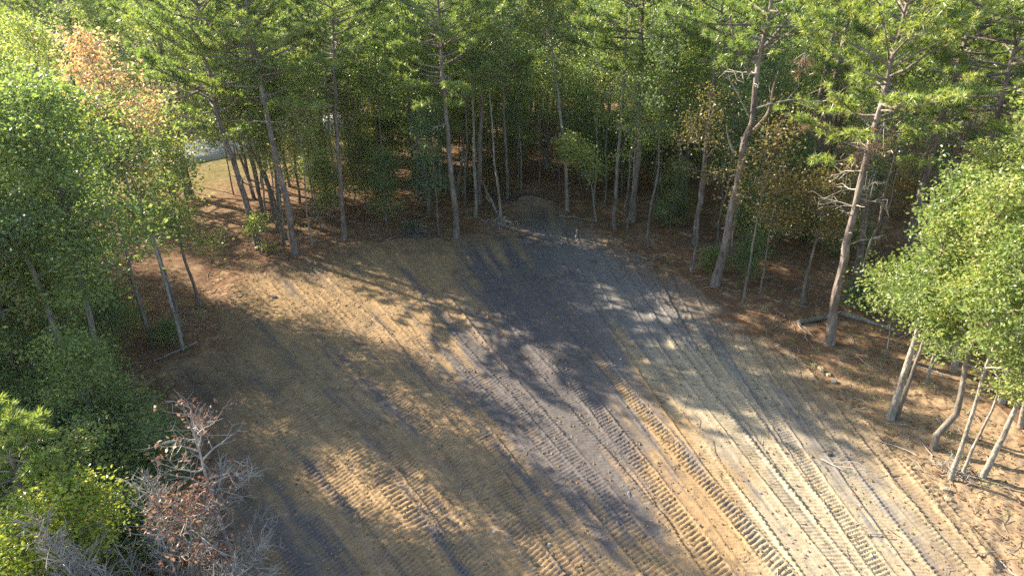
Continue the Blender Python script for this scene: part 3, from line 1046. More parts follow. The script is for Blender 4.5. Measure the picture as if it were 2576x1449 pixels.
# the sunlit leafy trees on the east edge
EAST = dict(leaf='light', bark='wbark', lsize=0.12, clus=0.19, bare=0.58)
hero('leaf', (2238, 1056), [(2305, 850), (2352, 690)], 'pale-barked leaning maple with bright leaves, twin stem at its foot', seed=150, h=8.0, r=0.14, cb=3.6, spread=1.55, nl=22, per=26, limbs=True, **EAST)
hero('leaf', (2258, 1052), [(2300, 930), (2345, 800)], 'thinner dark stem close beside the leaning maple', seed=151, h=5.6, r=0.09, cb=3.2, spread=1.1, nl=12, per=22, leaf='light', bark='gbark')
hero('leaf', (2392, 1206), [(2450, 1030), (2510, 860)], 'whitish slim stem, first of a clump at the sunny east edge', seed=152, h=7.4, r=0.08, cb=3.2, spread=1.5, nl=20, per=30, limbs=True, **EAST)
hero('leaf', (2418, 1196), [(2455, 1110), (2520, 960)], 'thinnest wavy stem in the middle of the east edge clump', seed=153, h=6.0, r=0.055, cb=2.8, spread=1.2, nl=14, per=26, **EAST)
hero('leaf', (2468, 1200), [(2530, 1080), (2576, 985)], 'tan bare stem bending outward at the end of the east clump', seed=154, h=7.2, r=0.10, cb=3.4, spread=1.5, nl=16, per=28, **EAST)
hero('leaf', (2350, 1128), [(2352, 1085), (2395, 1052), (2412, 990), (2440, 850), (2470, 720)], 'grey tree with a sharply hooked trunk low to the ground', seed=155, h=8.2, r=0.12, cb=3.8, spread=1.7, nl=20, per=28, lsize=0.11, clus=0.21, bare=0.4, leaf='light', bark='gbark', limbs=True)
hero('leaf', (2520, 1010), [(2545, 850), (2565, 700)], 'leafy sunlit maple filling the east border behind the stem clump', seed=156, h=9.2, r=0.14, cb=3.2, spread=1.7, nl=20, per=28, **EAST)
hero('leaf', (2400, 935), [(2425, 830), (2455, 650)], 'sunlit green maple between the leaning maple and the border maple', seed=157, h=8.4, r=0.12, cb=3.2, spread=1.3, nl=18, per=26, **EAST)
hero('leaf', (2640, 1130), [(2660, 900)], 'tall leafy maple half outside the east border', seed=158, h=9.5, r=0.14, cb=2.4, spread=2.1, nl=22, per=28, **EAST)
hero('leaf', (2700, 960), None, 'broad bright maple mostly beyond the east border', seed=159, h=11, r=0.16, cb=3.0, spread=2.8, nl=26, per=32, **EAST)

hero('leaf', (2570, 1075), [(2590, 900), (2600, 700)], 'tallest slender pale maple at the east border', seed=160, h=10.8, r=0.09, cb=4.5, spread=1.5, nl=24, per=28, **EAST)
hero('leaf', (2330, 960), [(2375, 800), (2410, 640)], 'thin airy sapling leaning out of the east maples', seed=161, h=7.4, r=0.06, cb=3.4, spread=1.2, nl=16, per=24, **EAST)
# ------------------------------------------------------------------ repeat trees: prototypes share their meshes
PINES = [pine(300 + i, 12.5 + 0.8 * i, 0.17 + 0.012 * i, 6.4 + 0.6 * i, 2.9 + 0.2 * i, lean=(0.3 * i - .5, .2), dead=4) for i in range(4)]
OAKS = [broadleaf(330 + i, 9.5 + 0.8 * i, 0.12 + 0.015 * i, 3.2 + 0.5 * i, 2.3 + 0.15 * i, 'oak', 'gbark', nl=28, per=27, sub=5, bare=0.35, clus=0.31, lsize=0.115, stems=1 + i % 2) for i in range(5)]
LIGHTS = [broadleaf(340 + i, 9.0 + 0.8 * i, 0.12, 3.0 + 0.5 * i, 2.3, 'light', 'gbark', nl=28, per=27, sub=5, bare=0.35, clus=0.31, lsize=0.115, stems=1 + i % 2) for i in range(4)]
SLIM = [broadleaf(350 + i, 8.0 + 0.8 * i, 0.05 + .006 * i, 3.0 + 0.6 * i, 1.25, 'oak' if i % 2 else 'light', 'gbark' if i % 3 else 'wbark', nl=15, per=13, sub=3, lsize=0.12) for i in range(6)]
BIGS = [broadleaf(360 + i, 13 + i, 0.24, 3.5, 4.0, ['oak', 'light', 'oak'][i], 'gbark', nl=32, per=15, sub=6, lsize=0.22, clus=0.5) for i in range(3)]
SHRUBS = [broadleaf(370 + i, 1.7 + 0.35 * i, 0.03, 0.2, 1.0, ['oak', 'light', 'oak', 'bronze'][i], 'gbark', nl=13, per=15, sub=4, lsize=0.095, stems=3, clus=0.22) for i in range(4)]


def free(x, y, r):
    for a, b in TAKEN:
        if (a - x) ** 2 + (b - y) ** 2 < r * r:
            return False
    return True


ROADGAP = [(-24.0, 50.5, 7.5), (-15.0, 63.0, 5.0), (-10, 68.0, 5.0)]


def ok(x, y, r, edge, lowroad=True):
    if not free(x, y, r):
        return False
    if float(inside_dist(np.array(x), np.array(y))) > -edge:
        return False
    if float(road_dist(np.array([x]), np.array([y]))[0]) < 4.2:
        return False
    if (x + 85) ** 2 + (y - 118) ** 2 < 34 ** 2:
        return False
    return True


def in_wedge(x, y, m=0.0):
    return y > 6 and abs(x) < 0.80 * y + m


def road_view(x, y):
    """keep the sight lines to the open stretch of road mostly free of low foliage"""
    a = x / max(y, 1)
    return -0.64 < a < -0.42 and 19 < y < 49


def scatter(n, xr, yr, r, edge, fn, test=None, tries=40):
    c = 0
    for _ in range(n * tries):
        if c >= n:
            break
        x, y = random.uniform(*xr), random.uniform(*yr)
        if not in_wedge(x, y, 14):
            continue
        if test and not test(x, y):
            continue
        if not ok(x, y, r, edge):
            continue
        TAKEN.append((x, y))
        fn(x, y)
        c += 1
    return c


LATER = []


def put(protos, name, cat, label, group, s0=0.85, s1=1.15):
    def fn(x, y):
        p = random.choice(protos)
        z = zat(x, y) if y < 96 and abs(x) < 60 else -0.05
        LATER.append((place(p, name, (x, y, z - 0.05), label, cat, group, random.uniform(0, 2 * PI), random.uniform(s0, s1)), label.split(' in the ')[0].split(' on the ')[0].split(' behind the ')[0]))
    return fn


def sunlane(x, y):
    dx, dy = x + 8.0, y - 10.8
    d = -0.86 * dx + 0.51 * dy
    return 0 < d < 16 and abs(0.51 * dx + 0.86 * dy) < 2.6


def west_ok(x, y):
    return not (y > 27 and -0.66 < x / y < -0.40) and not sunlane(x, y) and x < -11.5 and not road_view(x, y) and not (x > -16 and 18 < y < 27)


# west side: crowded broadleaf trees, lower than the pines
scatter(11, (-28, -11), (13, 44), 2.0, 1.8, put(OAKS, 'broadleaf_tree', 'tree', 'green broadleaf tree in the crowded western wood', 'broadleaf trees of the western wood', .75, 1.0), west_ok)
scatter(18, (-29, -12), (15, 44), 2.0, 2.5, put(LIGHTS, 'broadleaf_tree', 'tree', 'light green broadleaf tree in the crowded western wood', 'light green trees of the western wood', .8, 1.05), west_ok)
LOWS = [broadleaf(380 + i, 4.2 + 0.7 * i, 0.05, 0.9, 1.5, 'oak' if i != 1 else 'light', 'gbark', nl=18, per=20, sub=4, lsize=0.11, stems=1 + i % 2, clus=0.28, bare=0.2) for i in range(3)]
scatter(20, (-26, -12), (14, 29), 1.5, 1.5, put(LOWS, 'young_tree', 'tree', 'bushy young tree in the western wood', 'young trees of the western wood', .75, 1.1), lambda x, y: x < -12 and not sunlane(x, y) and not (-0.64 < x / y < -0.42 and y > 22))
scatter(34, (-15, 16), (32, 50), 1.4, 1.2, put(LOWS, 'young_tree', 'tree', 'bushy young tree in the middle woods', 'young trees behind the clearing', .7, 1.1), lambda x, y: not road_view(x, y) and not (-0.64 < x / y < -0.30))
# north middle: slim understory and mid-height oaks under tall pines
mid = lambda x, y: -19 < x < 14 and not road_view(x, y)
scatter(13, (-18, 12), (34, 62), 3.0, 1.5, put(PINES, 'pine_tree', 'tree', 'tall pine in the middle woods behind the clearing', 'tall pines behind the clearing', .85, 1.1), lambda x, y: mid(x, y) and y > 38)
scatter(125, (-18, 14), (32.5, 60), 0.85, 0.9, put(SLIM, 'slim_tree', 'tree', 'slim tree in the middle woods behind the clearing', 'slim trees behind the clearing', .8, 1.25), mid)
scatter(24, (-18, 14), (38, 68), 1.8, 4.2, put(OAKS, 'broadleaf_tree', 'tree', 'bluish green oak in the middle woods behind the clearing', 'mid-height oaks behind the clearing', .85, 1.15), mid)
scatter(26, (-18, 14), (37, 62), 1.8, 3.5, put(LIGHTS, 'broadleaf_tree', 'tree', 'yellowish green tree in the middle woods behind the clearing', 'yellowish green trees behind the clearing', .9, 1.2), mid)
# north-east: dense dark wood
ne = lambda x, y: x > 11
scatter(36, (8, 60), (20, 75), 2.8, 1.8, put(PINES, 'pine_tree', 'tree', 'tall pine in the dense eastern wood', 'tall pines of the eastern wood', .85, 1.1), lambda x, y: x > 5 and y > 24)
scatter(75, (8, 42), (17, 58), 1.2, 1.3, put(SLIM, 'slim_tree', 'tree', 'slim tree in the dense eastern wood', 'slim trees of the eastern wood', .8, 1.15), lambda x, y: x > 7 and not (x > 0.5 * y and y < 27))
scatter(34, (8, 52), (20, 64), 1.9, 3.4, put(OAKS, 'broadleaf_tree', 'tree', 'dark green oak in the dense eastern wood', 'oaks of the eastern wood', .7, 1.05), lambda x, y: x > 8 and not (x > 0.42 * y and y < 38))
scatter(3, (22, 32), (12, 22), 2.0, 2.0, put(LIGHTS, 'broadleaf_tree', 'tree', 'light green tree behind the sunlit maples', 'light green trees behind the maples', .8, 1.0), lambda x, y: x > 12.5)
# beyond the road
scatter(46, (-75, 20), (56, 130), 3.2, 3, put(PINES, 'pine_tree', 'tree', 'tall pine in the far woods beyond the road', 'tall pines beyond the road', .9, 1.15), lambda x, y: y > 60 + 0.0 * x and x < 0.3 * (y - 50))
scatter(60, (-95, 25), (58, 150), 3.4, 3, put(BIGS, 'broadleaf_tree', 'tree', 'broad tree in the far woods beyond the road', 'broad trees beyond the road', .8, 1.15), lambda x, y: y > 58)
scatter(46, (10, 120), (70, 170), 4.0, 3, put(BIGS + PINES[:2], 'broadleaf_tree', 'tree', 'distant tree deep in the eastern wood', 'distant trees of the eastern wood', .9, 1.2), lambda x, y: y > 66)
scatter(7, (-25, -14), (37, 46.5), 1.4, 2.0, put(SLIM, 'slim_tree', 'tree', 'slim tree in the gap before the pale road', 'slim trees before the road', .95, 1.25), lambda x, y: -0.62 < x / y < -0.34)
# undergrowth
scatter(30, (-24, -9), (11.5, 24), 1.1, 0.5, put(SHRUBS[:2], 'shrub', 'shrub', 'green leafy shrub in the western undergrowth', 'shrubs of the western undergrowth', .7, 1.2), lambda x, y: x < -10)
scatter(34, (-18, 40), (26, 60), 1.0, 1.2, put([SHRUBS[0], SHRUBS[2], SHRUBS[3]], 'shrub', 'shrub', 'low shrub on the shaded pine straw', 'shrubs on the shaded pine straw', .6, 1.3), lambda x, y: not road_view(x, y) or y > 44)

# ------------------------------------------------------------------ near west corner: bare bush, rust-leaved tree, yellow bush, young pine
def corner(parts, x, y, name, label, cat):
    TAKEN.append((x, y))
    return place(parts, name, (x, y, zat(x, y) - 0.03), label, cat)


def bare_bush(seed, h, spread, stems=16, rad=0.022):
    """tangle of grey leafless branches; every main stem is a part"""
    rng = np.random.default_rng(seed)
    out = []
    for k in range(stems):
        a = Acc()
        p0 = np.array([rng.normal() * 0.35, rng.normal() * 0.35, -0.1])
        L = h * (0.65 + 0.5 * rng.random())
        pts = branch_pts(rng, p0, rng.random() * 2 * PI, math.radians(78 - 35 * rng.random()), math.radians(55 - 40 * rng.random()), L, 9, 0.12)
        tube(a, pts, np.linspace(rad * (0.6 + 0.6 * rng.random()), 0.006, 9), 5, 0, cap=False)
        q, d = lerp_pts(pts, 0.2 + 0.8 * rng.random(40))
        td = unit(d * 0.6 + rng.normal(size=q.shape) * 0.65)
        tl = (0.4 + 0.6 * rng.random(40))[:, None] * spread * 0.45
        m = q + td * tl * 0.5
        e = m + unit(td + rng.normal(size=q.shape) * 0.35) * tl * 0.5
        segs(a, q, m, 0.012, 0.010)
        segs(a, m, e, 0.010, 0.006)
        for _ in range(3):
            f = rng.random((40, 1))
            b0 = q + (m - q) * f
            segs(a, b0, b0 + unit(td + rng.normal(size=q.shape) * 0.8) * (0.12 + 0.28 * rng.random((40, 1))), 0.009, 0.005)
            b1 = m + (e - m) * f
            segs(a, b1, b1 + unit(td + rng.normal(size=q.shape) * 0.8) * (0.10 + 0.22 * rng.random((40, 1))), 0.008, 0.004)
        out.append(('stem', a.mesh('bare_stem', [M['twig']])))
    return out


corner(bare_bush(400, 3.9, 1.7, 26, 0.032), -7.5, 10.4, 'bare_bush', 'grey leafless bush with a dense tangle of pale twigs', 'bush')
corner(bare_bush(401, 2.6, 1.3, 14, 0.03), -6.9, 9.7, 'bare_bush', 'smaller leafless grey bush under the rust-leaved tree', 'bush')
corner(broadleaf(402, 3.3, 0.06, 1.9, 0.95, 'rust', 'twig', nl=14, per=3, sub=5, lsize=0.10, lean=(0.3, 0.3), clus=0.12, limbs=True, top=0.2), -7.2, 11.1, 'broadleaf_tree', 'small tree with curled rust-red leaves on pale twigs', 'tree')
b = base(606, 1462)
place(broadleaf(404, 5.0, 0.085, 2.2, 1.25, 'rust', 'twig', ctrl=ctrl_from(b, [(545, 1290), (505, 1150), (470, 1020)]), nl=17, per=2, sub=6, lsize=0.11, clus=0.12, bare=0.72, limbs=True, top=0.3), 'broadleaf_tree', b, 'nearly bare crooked tree with pale branches at the edge of the dark tracks', 'tree')
corner(broadleaf(405, 3.3, 0.05, 0.8, 1.1, 'yellow', 'gbark', nl=20, per=20, sub=4, lsize=0.10, top=0.75, clus=0.2), -9.9, 11.8, 'broadleaf_tree', 'pointed bush-like tree with yellow-green leaves beside the bare bush', 'tree')
corner(broadleaf(406, 2.9, 0.05, 0.6, 1.3, 'yellow', 'gbark', nl=18, per=20, sub=4, lsize=0.10, stems=2, clus=0.22), -11.0, 11.2, 'broadleaf_tree', 'rounder yellow-green tree cut by the picture border', 'tree')
corner(pine(408, 4.9, 0.08, 2.6, 1.15, dead=0, step=0.26, tuft=2.2, per=20), -11.55, 12.4, 'pine_tree', 'young bright pine with long bushy needles above the undergrowth', 'tree')
for k, (x, y) in enumerate([(-12.6, 17.6), (-12.2, 18.6), (-13.0, 18.4)]):
    pass
w_sh = [(-13.2, 16.6, 0), (-12.2, 15.2, 0), (-11.3, 14.5, 1), (-12.9, 14.0, 0), (-10.6, 16.2, 0), (-11.6, 16.9, 0), (-9.8, 15.0, 2), (-14.4, 15.6, 0), (-14.8, 17.4, 1), (-13.6, 12.8, 0), (-11.8, 12.9, 2), (-9.6, 13.4, 0), (-15.5, 14.0, 0), (-8.9, 12.9, 0)]
for x, y, k in w_sh:
    LATER.append((place(SHRUBS[k], 'shrub', (x, y, zat(x, y) - 0.05), 'green leafy shrub in the western undergrowth', 'shrub', 'shrubs of the western undergrowth', random.uniform(0, 6.28), random.uniform(0.8, 1.15)), 'green leafy shrub'))
for uv, lab, sc in [((420, 862), 'low fern-like shrub between the thin leaning trees', 0.55), ((1690, 560), 'low green shrub at the foot of the thick dark pine', 0.9), ((2130, 640), 'leafy green shrub behind the scaly pine', 1.2), ((1030, 590), 'small dark leafless-looking shrub on the edge berm', 0.35)]:
    g = base(*uv)
    place(SHRUBS[0], 'shrub', g, lab, 'shrub', None, random.uniform(0, 6.28), sc)

# ------------------------------------------------------------------ fallen poles, logs, brush, stones, stump
def log_between(a, b, r, name, label, cat, mat, za=0.06, zb=0.06, twigs=0, seed=1, group=None):
    rng = np.random.default_rng(seed)
    A, B = G(*a), G(*b)
    A[2] = zat(A[0], A[1]) + za
    B[2] = zat(B[0], B[1]) + zb
    t = np.linspace(0, 1, 8)[:, None]
    pts = (B - A) * t + rng.normal(size=(8, 3)) * np.array([1, 1, 0.25]) * 0.03 * np.linalg.norm(B - A) / 3
    ac = Acc()
    tube(ac, pts, np.linspace(r, r * 0.65, 8), 8, 0, 0.15, rng)
    o = thing(name, A, label, cat, group)
    link('stem', ac.mesh(name, [M[mat]]), o)
    for k in range(twigs):
        tw = Acc()
        p = lerp_pts(pts, [0.3 + 0.65 * rng.random()])[0][0]
        tube(tw, branch_pts(rng, p, rng.random() * 6.28, 0.5, 0.2, 0.5 + 0.6 * rng.random(), 5, 0.2), np.linspace(r * 0.3, 0.006, 5), 4, 0, cap=False)
        link('branch', tw.mesh('branch', [M[mat]]), o)
    return o


log_between((1196, 482), (1256, 556), 0.10, 'fallen_pole', 'pale fallen pole slanting down to the tip of the clearing', 'log', 'wbark', 1.6, 0.10, 2, 1)
log_between((1222, 512), (1262, 548), 0.07, 'fallen_pole', 'shorter pale pole lying against the long fallen pole', 'log', 'wbark', 0.5, 0.12, 0, 2)
log_between((2003, 814), (2088, 800), 0.11, 'log', 'dark log lying on litter beside the scaly pine', 'log', 'gbark', 0.08, 0.1, 1, 3)
log_between((2120, 792), (2250, 836), 0.13, 'log', 'long dark log in deep shade behind the maple sapling', 'log', 'gbark', 0.12, 0.12, 2, 4)
log_between((1010, 560), (1075, 572), 0.035, 'stick', 'pale stick lying on straw by the reddish pine', 'stick', 'twig', 0.04, 0.04, 1, 5)
log_between((2064, 1160), (2120, 1186), 0.03, 'stick', 'broken branch lying across the pale tracks', 'stick', 'twig', 0.05, 0.05, 3, 6)
log_between((1448, 606), (1451, 592), 0.07, 'stump', 'short pale stake standing on the grey soil', 'stump', 'wbark', -0.1, 0.28, 0, 7)


def rock(uv, size, label, col, seed, group=None, flat=0.6):
    rng = np.random.default_rng(seed)
    u = np.linspace(0, PI, 7)[1:-1]
    v = np.arange(9) / 9 * 2 * PI
    d = np.stack([np.sin(u)[:, None] * np.cos(v), np.sin(u)[:, None] * np.sin(v), np.cos(u)[:, None] + 0 * v], -1)
    d = np.sign(d) * np.abs(d) ** 0.75
    r = size * (1 + 0.35 * (rng.random(d.shape[:2]) - 0.5))
    P = d * r[..., None] * np.array([1, 0.75, flat])
    ac = Acc()
    i = np.arange(4)[:, None] * 9 + np.arange(9)
    j = np.arange(4)[:, None] * 9 + (np.arange(9) + 1) % 9
    ac.add(P.reshape(-1, 3), np.stack([i, i + 9, j + 9, j], -1).reshape(-1, 4))
    ac.add(P[0], np.arange(9)[None, :])
    ac.add(P[-1], np.arange(9)[::-1][None, :])
    me = ac.mesh('rock', [M['stone']], False)
    set_col(me, np.array(col))
    g = base(*uv)
    o = link('rock', me, None, g + np.array([0, 0, size * 0.3]))
    o.rotation_euler = (0, 0, rng.random() * 6)
    tag(o, label, 'rock', group)


tan = (.36, .28, .18)
rock((2048, 924), 0.13, 'tan block, upper end of the row of blocks at the east edge', tan, 1)
rock((2064, 934), 0.15, 'tan block in the middle of the row at the east edge', tan, 2)
rock((2084, 944), 0.12, 'tan block, lower end of the row at the east edge', tan, 3)
rock((2098, 962), 0.13, 'grey clod just below the row of tan blocks', (.25, .23, .21), 4)
rock((2374, 1238), 0.13, 'pale stone on sunny litter below the hooked trunk', (.36, .30, .21), 5)
rock((2384, 1262), 0.11, 'second pale stone a little below the first on sunny litter', (.36, .30, .21), 6)
rock((2086, 1142), 0.12, 'added dark lump in place of a dark hollow between the pale track prints', (.10, .09, .085), 7)  # dark lump added to stand in for the darkness of a hollow
rock((1382, 1370), 0.05, 'white pebble in the middle of the ochre tracks', (.6, .58, .55), 8)
rock((1242, 1340), 0.05, 'white pebble near the smooth pale scrape', (.6, .58, .55), 9)
rock((690, 750), 0.14, 'grey clod in the shaded ochre soil', (.14, .135, .14), 10, flat=0.35)


def brush(uv, r, label, seed, n=90, mat='gbark'):
    rng = np.random.default_rng(seed)
    g = base(*uv)
    ac = Acc()
    P = rng.normal(size=(n, 3)) * np.array([r * .55, r * .45, r * .25])
    P[:, 2] = np.abs(P[:, 2]) + 0.03
    d = unit(rng.normal(size=(n, 3)) * np.array([1, 1, 0.45]))
    L = (0.25 + 0.5 * rng.random(n))[:, None] * r
    segs(ac, P - d * L, P, 0.010, 0.014)
    segs(ac, P, P + unit(d + rng.normal(size=d.shape) * 0.3) * L, 0.014, 0.006)
    o = link('brush_pile', ac.mesh('brush_pile', [M[mat]]), None, g)
    tag(o, label, 'brush pile')


brush((1045, 596), 0.75, 'round dark pile of brush on the north edge', 1, 160)
brush((1330, 512), 1.1, 'tangled brush on the dark mound at the tip of the clearing', 2, 200)
brush((1262, 570), 0.7, 'heap of broken twigs at the foot of the fallen pole', 3, 90, 'twig')
brush((2400, 1190), 0.5, 'dry twigs gathered under the east stem clump', 4, 70, 'twig')

# sticks strewn on the straw, each its own thing with shared meshes
STK = []
for k in range(5):
    rng = np.random.default_rng(500 + k)
    ac = Acc()
    L = 0.7 + 0.35 * k
    pts = np.stack([np.linspace(-L / 2, L / 2, 6), rng.normal(size=6) * 0.05, 0.02 + 0.02 * rng.random(6)], 1)
    tube(ac, pts, np.linspace(0.022, 0.010, 6), 4, 0, cap=False)
    q, d = lerp_pts(pts, [0.4, 0.7])
    segs(ac, q, q + np.array([[0.22, 0.15, 0.05], [0.18, -0.16, 0.06]]), 0.010, 0.004)
    STK.append(ac.mesh('stick', [M['twig']]))
zones = [('stick', 'thin grey stick lying on the straw along the north edge', 'sticks along the north edge', (-11, 9), (31, 44), 40), ('stick', 'thin grey stick lying on the litter along the east edge', 'sticks along the east edge', (8, 17), (10.5, 30), 34), ('stick', 'thin grey stick lying on the litter along the west edge', 'sticks along the west edge', (-16, -8), (14, 30), 26)]
for nm, lab, grp, xr, yr, n in zones:
    c = 0
    while c < n:
        x, y = random.uniform(*xr), random.uniform(*yr)
        if float(inside_dist(np.array(x), np.array(y))) > 0.3:
            continue
        o = link(nm, random.choice(STK), None, (x, y, zat(x, y) + 0.03))
        o.rotation_euler = (random.uniform(-.08, .08), random.uniform(-.08, .08), random.uniform(0, 6.28))
        o.scale = [random.uniform(0.6, 1.2)] * 3
        tag(o, lab, 'stick', grp)
        LATER.append((o, 'thin grey stick'))
        c += 1


# ------------------------------------------------------------------ uncountable small stuff on the ground
def zvec(x, y):
    i = np.clip(np.searchsorted(ys, y) - 1, 0, len(ys) - 2)
    j = np.clip(((x - xs[0]) / (xs[1] - xs[0])).astype(int), 0, len(xs) - 2)
    return Z[i, j]


def strew(n, keep, size, mat, name, label, kindname, seed, stones=False):
    rng = np.random.default_rng(seed)
    x = rng.uniform(xs[0] + 1, xs[-1] - 1, n)
    y = ys[0] + 1 + (ys[-1] - ys[0] - 2) * rng.random(n) ** 1.5
    idd = inside_dist(x, y)
    k = rng.random(n) < keep(x, y, idd)
    x, y = x[k], y[k]
    z = zvec(x, y)
    ac = Acc()
    P = np.stack([x, y, z + 0.012], 1)
    if stones:
        m = len(P)
        s_ = size * (0.4 + rng.random(m) ** 3 * 1.6)[:, None]
        dirs = np.array([[1, 0, 0], [0, 1, 0], [-1, 0, 0], [0, -1, 0], [0, 0, 0.9]])
        V = P[:, None, :] + dirs[None] * s_[:, None, :] * (0.7 + 0.6 * rng.random((m, 5, 1))) - np.array([0, 0, 0.008])
        b = np.arange(m)[:, None] * 5
        F_ = np.concatenate([b + np.array([[a, (a + 1) % 4, 4]]) for a in range(4)])
        ac.add(V.reshape(-1, 3), F_, 0)
        me = ac.mesh(name, [mat], False)
        rr = rng.random(m)[:, None]
        col = np.where(rr < 0.8, np.array([[.27, .19, .10]]), np.where(rr < 0.992, np.array([[.16, .15, .145]]), np.array([[.5, .46, .4]])))
        set_col(me, np.repeat(col, 5, 0))
    else:
        leaves(ac, P, size, rng, 0, aspect=0.7, up=3.0)
        me = ac.mesh(name, [mat], False)
    tag(link(name, me), label, None, None, kindname)


strew(48000, lambda x, y, d: np.where(d < 0.2, 0.55, 0.02), 0.09, M['rust'], 'fallen_leaves', 'brown fallen leaves over the pine straw', 'stuff', 1)
strew(26000, lambda x, y, d: np.where(d < 0.4, 0.35, 0.05), 0.075, M['bronze'], 'dry_leaves', 'tan dry leaves on the litter', 'stuff', 2)
strew(26000, lambda x, y, d: np.clip(np.exp(-((x - 10.8) / 2.3) ** 2 - ((y - 13.5) / 4) ** 2) * 1.2, 0.005, 1) * 0.35, 0.05, M['yellow'], 'yellow_leaves', 'small yellow leaves scattered over the sunny tracks', 'stuff', 3)
strew(26000, lambda x, y, d: np.where(d > 0.1, 0.6, 0.0), 0.030, M['stone'], 'soil_clods', 'loose clods and pebbles on the graded soil', 'stuff', 4, True)

# ------------------------------------------------------------------ hazy autumn air round the whole scene
m, nt, out = new_mat('haze_air')
pv = nd(nt, 'ShaderNodeVolumePrincipled')
pv.inputs['Color'].default_value = (0.95, 0.96, 1.0, 1)
pv.inputs['Density'].default_value = 0.00016
pv.inputs['Anisotropy'].default_value = 0.55
nt.links.new(pv.outputs[0], out.inputs['Volume'])
ac = Acc()
bx = np.array([[x, y, z] for z in (-3.0, 27.0) for x, y in ((-1700, -600), (1700, -600), (1700, 1800), (-1700, 1800))], float)
ac.add(bx, [[0, 3, 2, 1], [4, 5, 6, 7], [0, 1, 5, 4], [1, 2, 6, 5], [2, 3, 7, 6], [3, 0, 4, 7]])
tag(link('haze', ac.mesh('haze', [m], False)), None, None, None, 'stuff')

# ------------------------------------------------------------------ more small stuff: scraps of root and bark, seedlings
def scraps(n, keep, L, name, label, seed, mat):
    rng = np.random.default_rng(seed)
    x = rng.uniform(xs[0] + 1, xs[-1] - 1, n)
    y = ys[0] + 1 + (ys[-1] - ys[0] - 2) * rng.random(n) ** 1.4
    k = rng.random(n) < keep(x, y, inside_dist(x, y))
    x, y = x[k], y[k]
    P = np.stack([x, y, zvec(x, y) + 0.015], 1)
    m = len(P)
    an = rng.random(m) * 2 * PI
    l = L * (0.3 + rng.random(m) ** 2 * 1.5)
    Q1 = P + np.stack([np.cos(an) * l, np.sin(an) * l, 0.02 + 0.05 * rng.random(m)], 1)
    an2 = an + rng.normal(size=m) * 0.6
    Q2 = Q1 + np.stack([np.cos(an2) * l * .7, np.sin(an2) * l * .7, -0.03 * rng.random(m)], 1)
    ac = Acc()
    segs(ac, P, Q1, 0.010, 0.012, 0)
    segs(ac, Q1, Q2, 0.012, 0.006, 0)
    tag(link(name, ac.mesh(name, [M[mat]])), label, None, None, 'stuff')


scraps(5000, lambda x, y, d: np.where(d > 0, 0.05 + 0.35 * np.exp(-d / 0.8), 0.25), 0.30, 'wood_scraps', 'small roots and broken twigs on the soil and litter', 21, 'gbark')
scraps(5000, lambda x, y, d: np.where(d > 0, 0.02, 0.45), 0.35, 'dry_twigs', 'thin pale dry twigs over the litter', 22, 'twig')


def seedlings(n, seed, mat, name, label):
    rng = np.random.default_rng(seed)
    x = rng.uniform(xs[0] + 1, xs[-1] - 1, n)
    y = rng.uniform(ys[0] + 1, ys[-1] - 1, n)
    k = inside_dist(x, y) < -0.3
    x, y = x[k], y[k]
    P = np.stack([x, y, zvec(x, y) + 0.02], 1)
    h = 0.15 + 0.5 * rng.random(len(P)) ** 2
    tp = P + np.stack([rng.normal(size=len(P)) * .06, rng.normal(size=len(P)) * .06, h], 1)
    ac = Acc()
    segs(ac, P, tp, 0.006, 0.004, 0)
    C_ = np.repeat(P, 9, 0) + np.repeat(tp - P, 9, 0) * (0.4 + 0.6 * rng.random((len(P) * 9, 1))) + rng.normal(size=(len(P) * 9, 3)) * np.array([.09, .09, .03])
    leaves(ac, C_, 0.085, rng, 1, up=1.5)
    tag(link(name, ac.mesh(name, [M['gbark'], M[mat]], False)), label, None, None, 'stuff')


seedlings(520, 31, 'oak', 'green_seedlings', 'small green seedlings coming up through the straw')
seedlings(260, 32, 'light', 'bright_seedlings', 'small bright green seedlings on the litter')

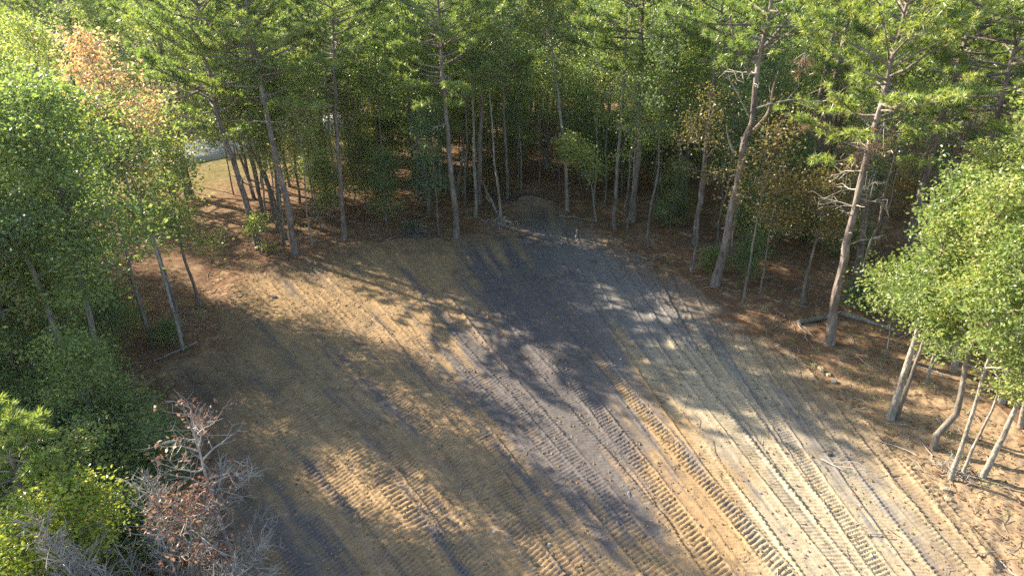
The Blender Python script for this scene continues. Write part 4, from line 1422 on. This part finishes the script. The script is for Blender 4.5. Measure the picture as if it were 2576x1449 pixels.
# ------------------------------------------------------------------ labels of the repeats: by landmark, depth and order from the left
ORD = 'first second third fourth fifth sixth seventh eighth ninth tenth eleventh twelfth thirteenth fourteenth fifteenth sixteenth seventeenth eighteenth'.split()
NUM = 'one two three four five six seven eight nine ten eleven twelve thirteen fourteen fifteen sixteen seventeen eighteen'.split()
MARKS = [(120, 'the western undergrowth'), (300, 'the orange sweetgum'), (440, 'the pale road'), (600, 'the feathery pine'), (720, 'the tall leaning pine'), (860, 'the slim straight pine'), (1010, 'the brush pile'), (1145, 'the reddish pine'), (1255, 'the fallen pole'), (1340, 'the dark mound'), (1440, 'the pale curving stem'), (1570, 'the twin dark pines'), (1690, 'the shaded pine'), (1810, 'the crooked pine'), (1950, 'the bronze saplings'), (2090, 'the scaly pine'), (2270, 'the leaning maple'), (2450, 'the east stem clump')]
GROUND_Y = {'the western undergrowth': 15.5, 'the orange sweetgum': 23, 'the pale road': 49, 'the feathery pine': 33, 'the tall leaning pine': 32, 'the slim straight pine': 34, 'the brush pile': 34.5, 'the reddish pine': 34, 'the fallen pole': 36, 'the dark mound': 40, 'the pale curving stem': 38, 'the twin dark pines': 36.5, 'the shaded pine': 34, 'the crooked pine': 28, 'the bronze saplings': 26, 'the scaly pine': 23, 'the leaning maple': 18, 'the east stem clump': 15.5}


def project(p):
    v = Vector(p) - cam.location
    dep = v.y * CP - v.z * SP
    return 1288 + FP * v.x / max(dep, 0.1), 724.5 + FP * (-v.z * CP - v.y * SP) / max(dep, 0.1)


buckets = {}
for o, desc in LATER:
    u, v = project(o.location)
    tall = o['category'] == 'tree'
    if u < -30 or u > 2606 or (v > 1480 and not tall):
        o['label'] = desc + (' outside the western border of the view' if u < 1288 else ' outside the eastern border of the view')
        continue
    mark = min(MARKS, key=lambda m_: abs(m_[0] - u))[1]
    dy = o.location.y - GROUND_Y[mark]
    where = 'in front of' if dy < -3 else 'beside' if dy < 2 else 'just behind' if dy < 8 else 'behind' if dy < 18 else 'well behind' if dy < 36 else 'far behind'
    buckets.setdefault((desc, where + ' ' + mark), []).append((u, o))
for (desc, where), lst in buckets.items():
    lst.sort(key=lambda t: t[0])
    for k, (u, o) in enumerate(lst):
        o['label'] = desc + ' ' + where
        if len(lst) == 2:
            o['label'] += ', ' + ('left' if k == 0 else 'right') + ' one of two'
        elif 2 < len(lst) <= 18:
            o['label'] += ', ' + ORD[k] + ' of ' + NUM[len(lst) - 1] + ' from the left'
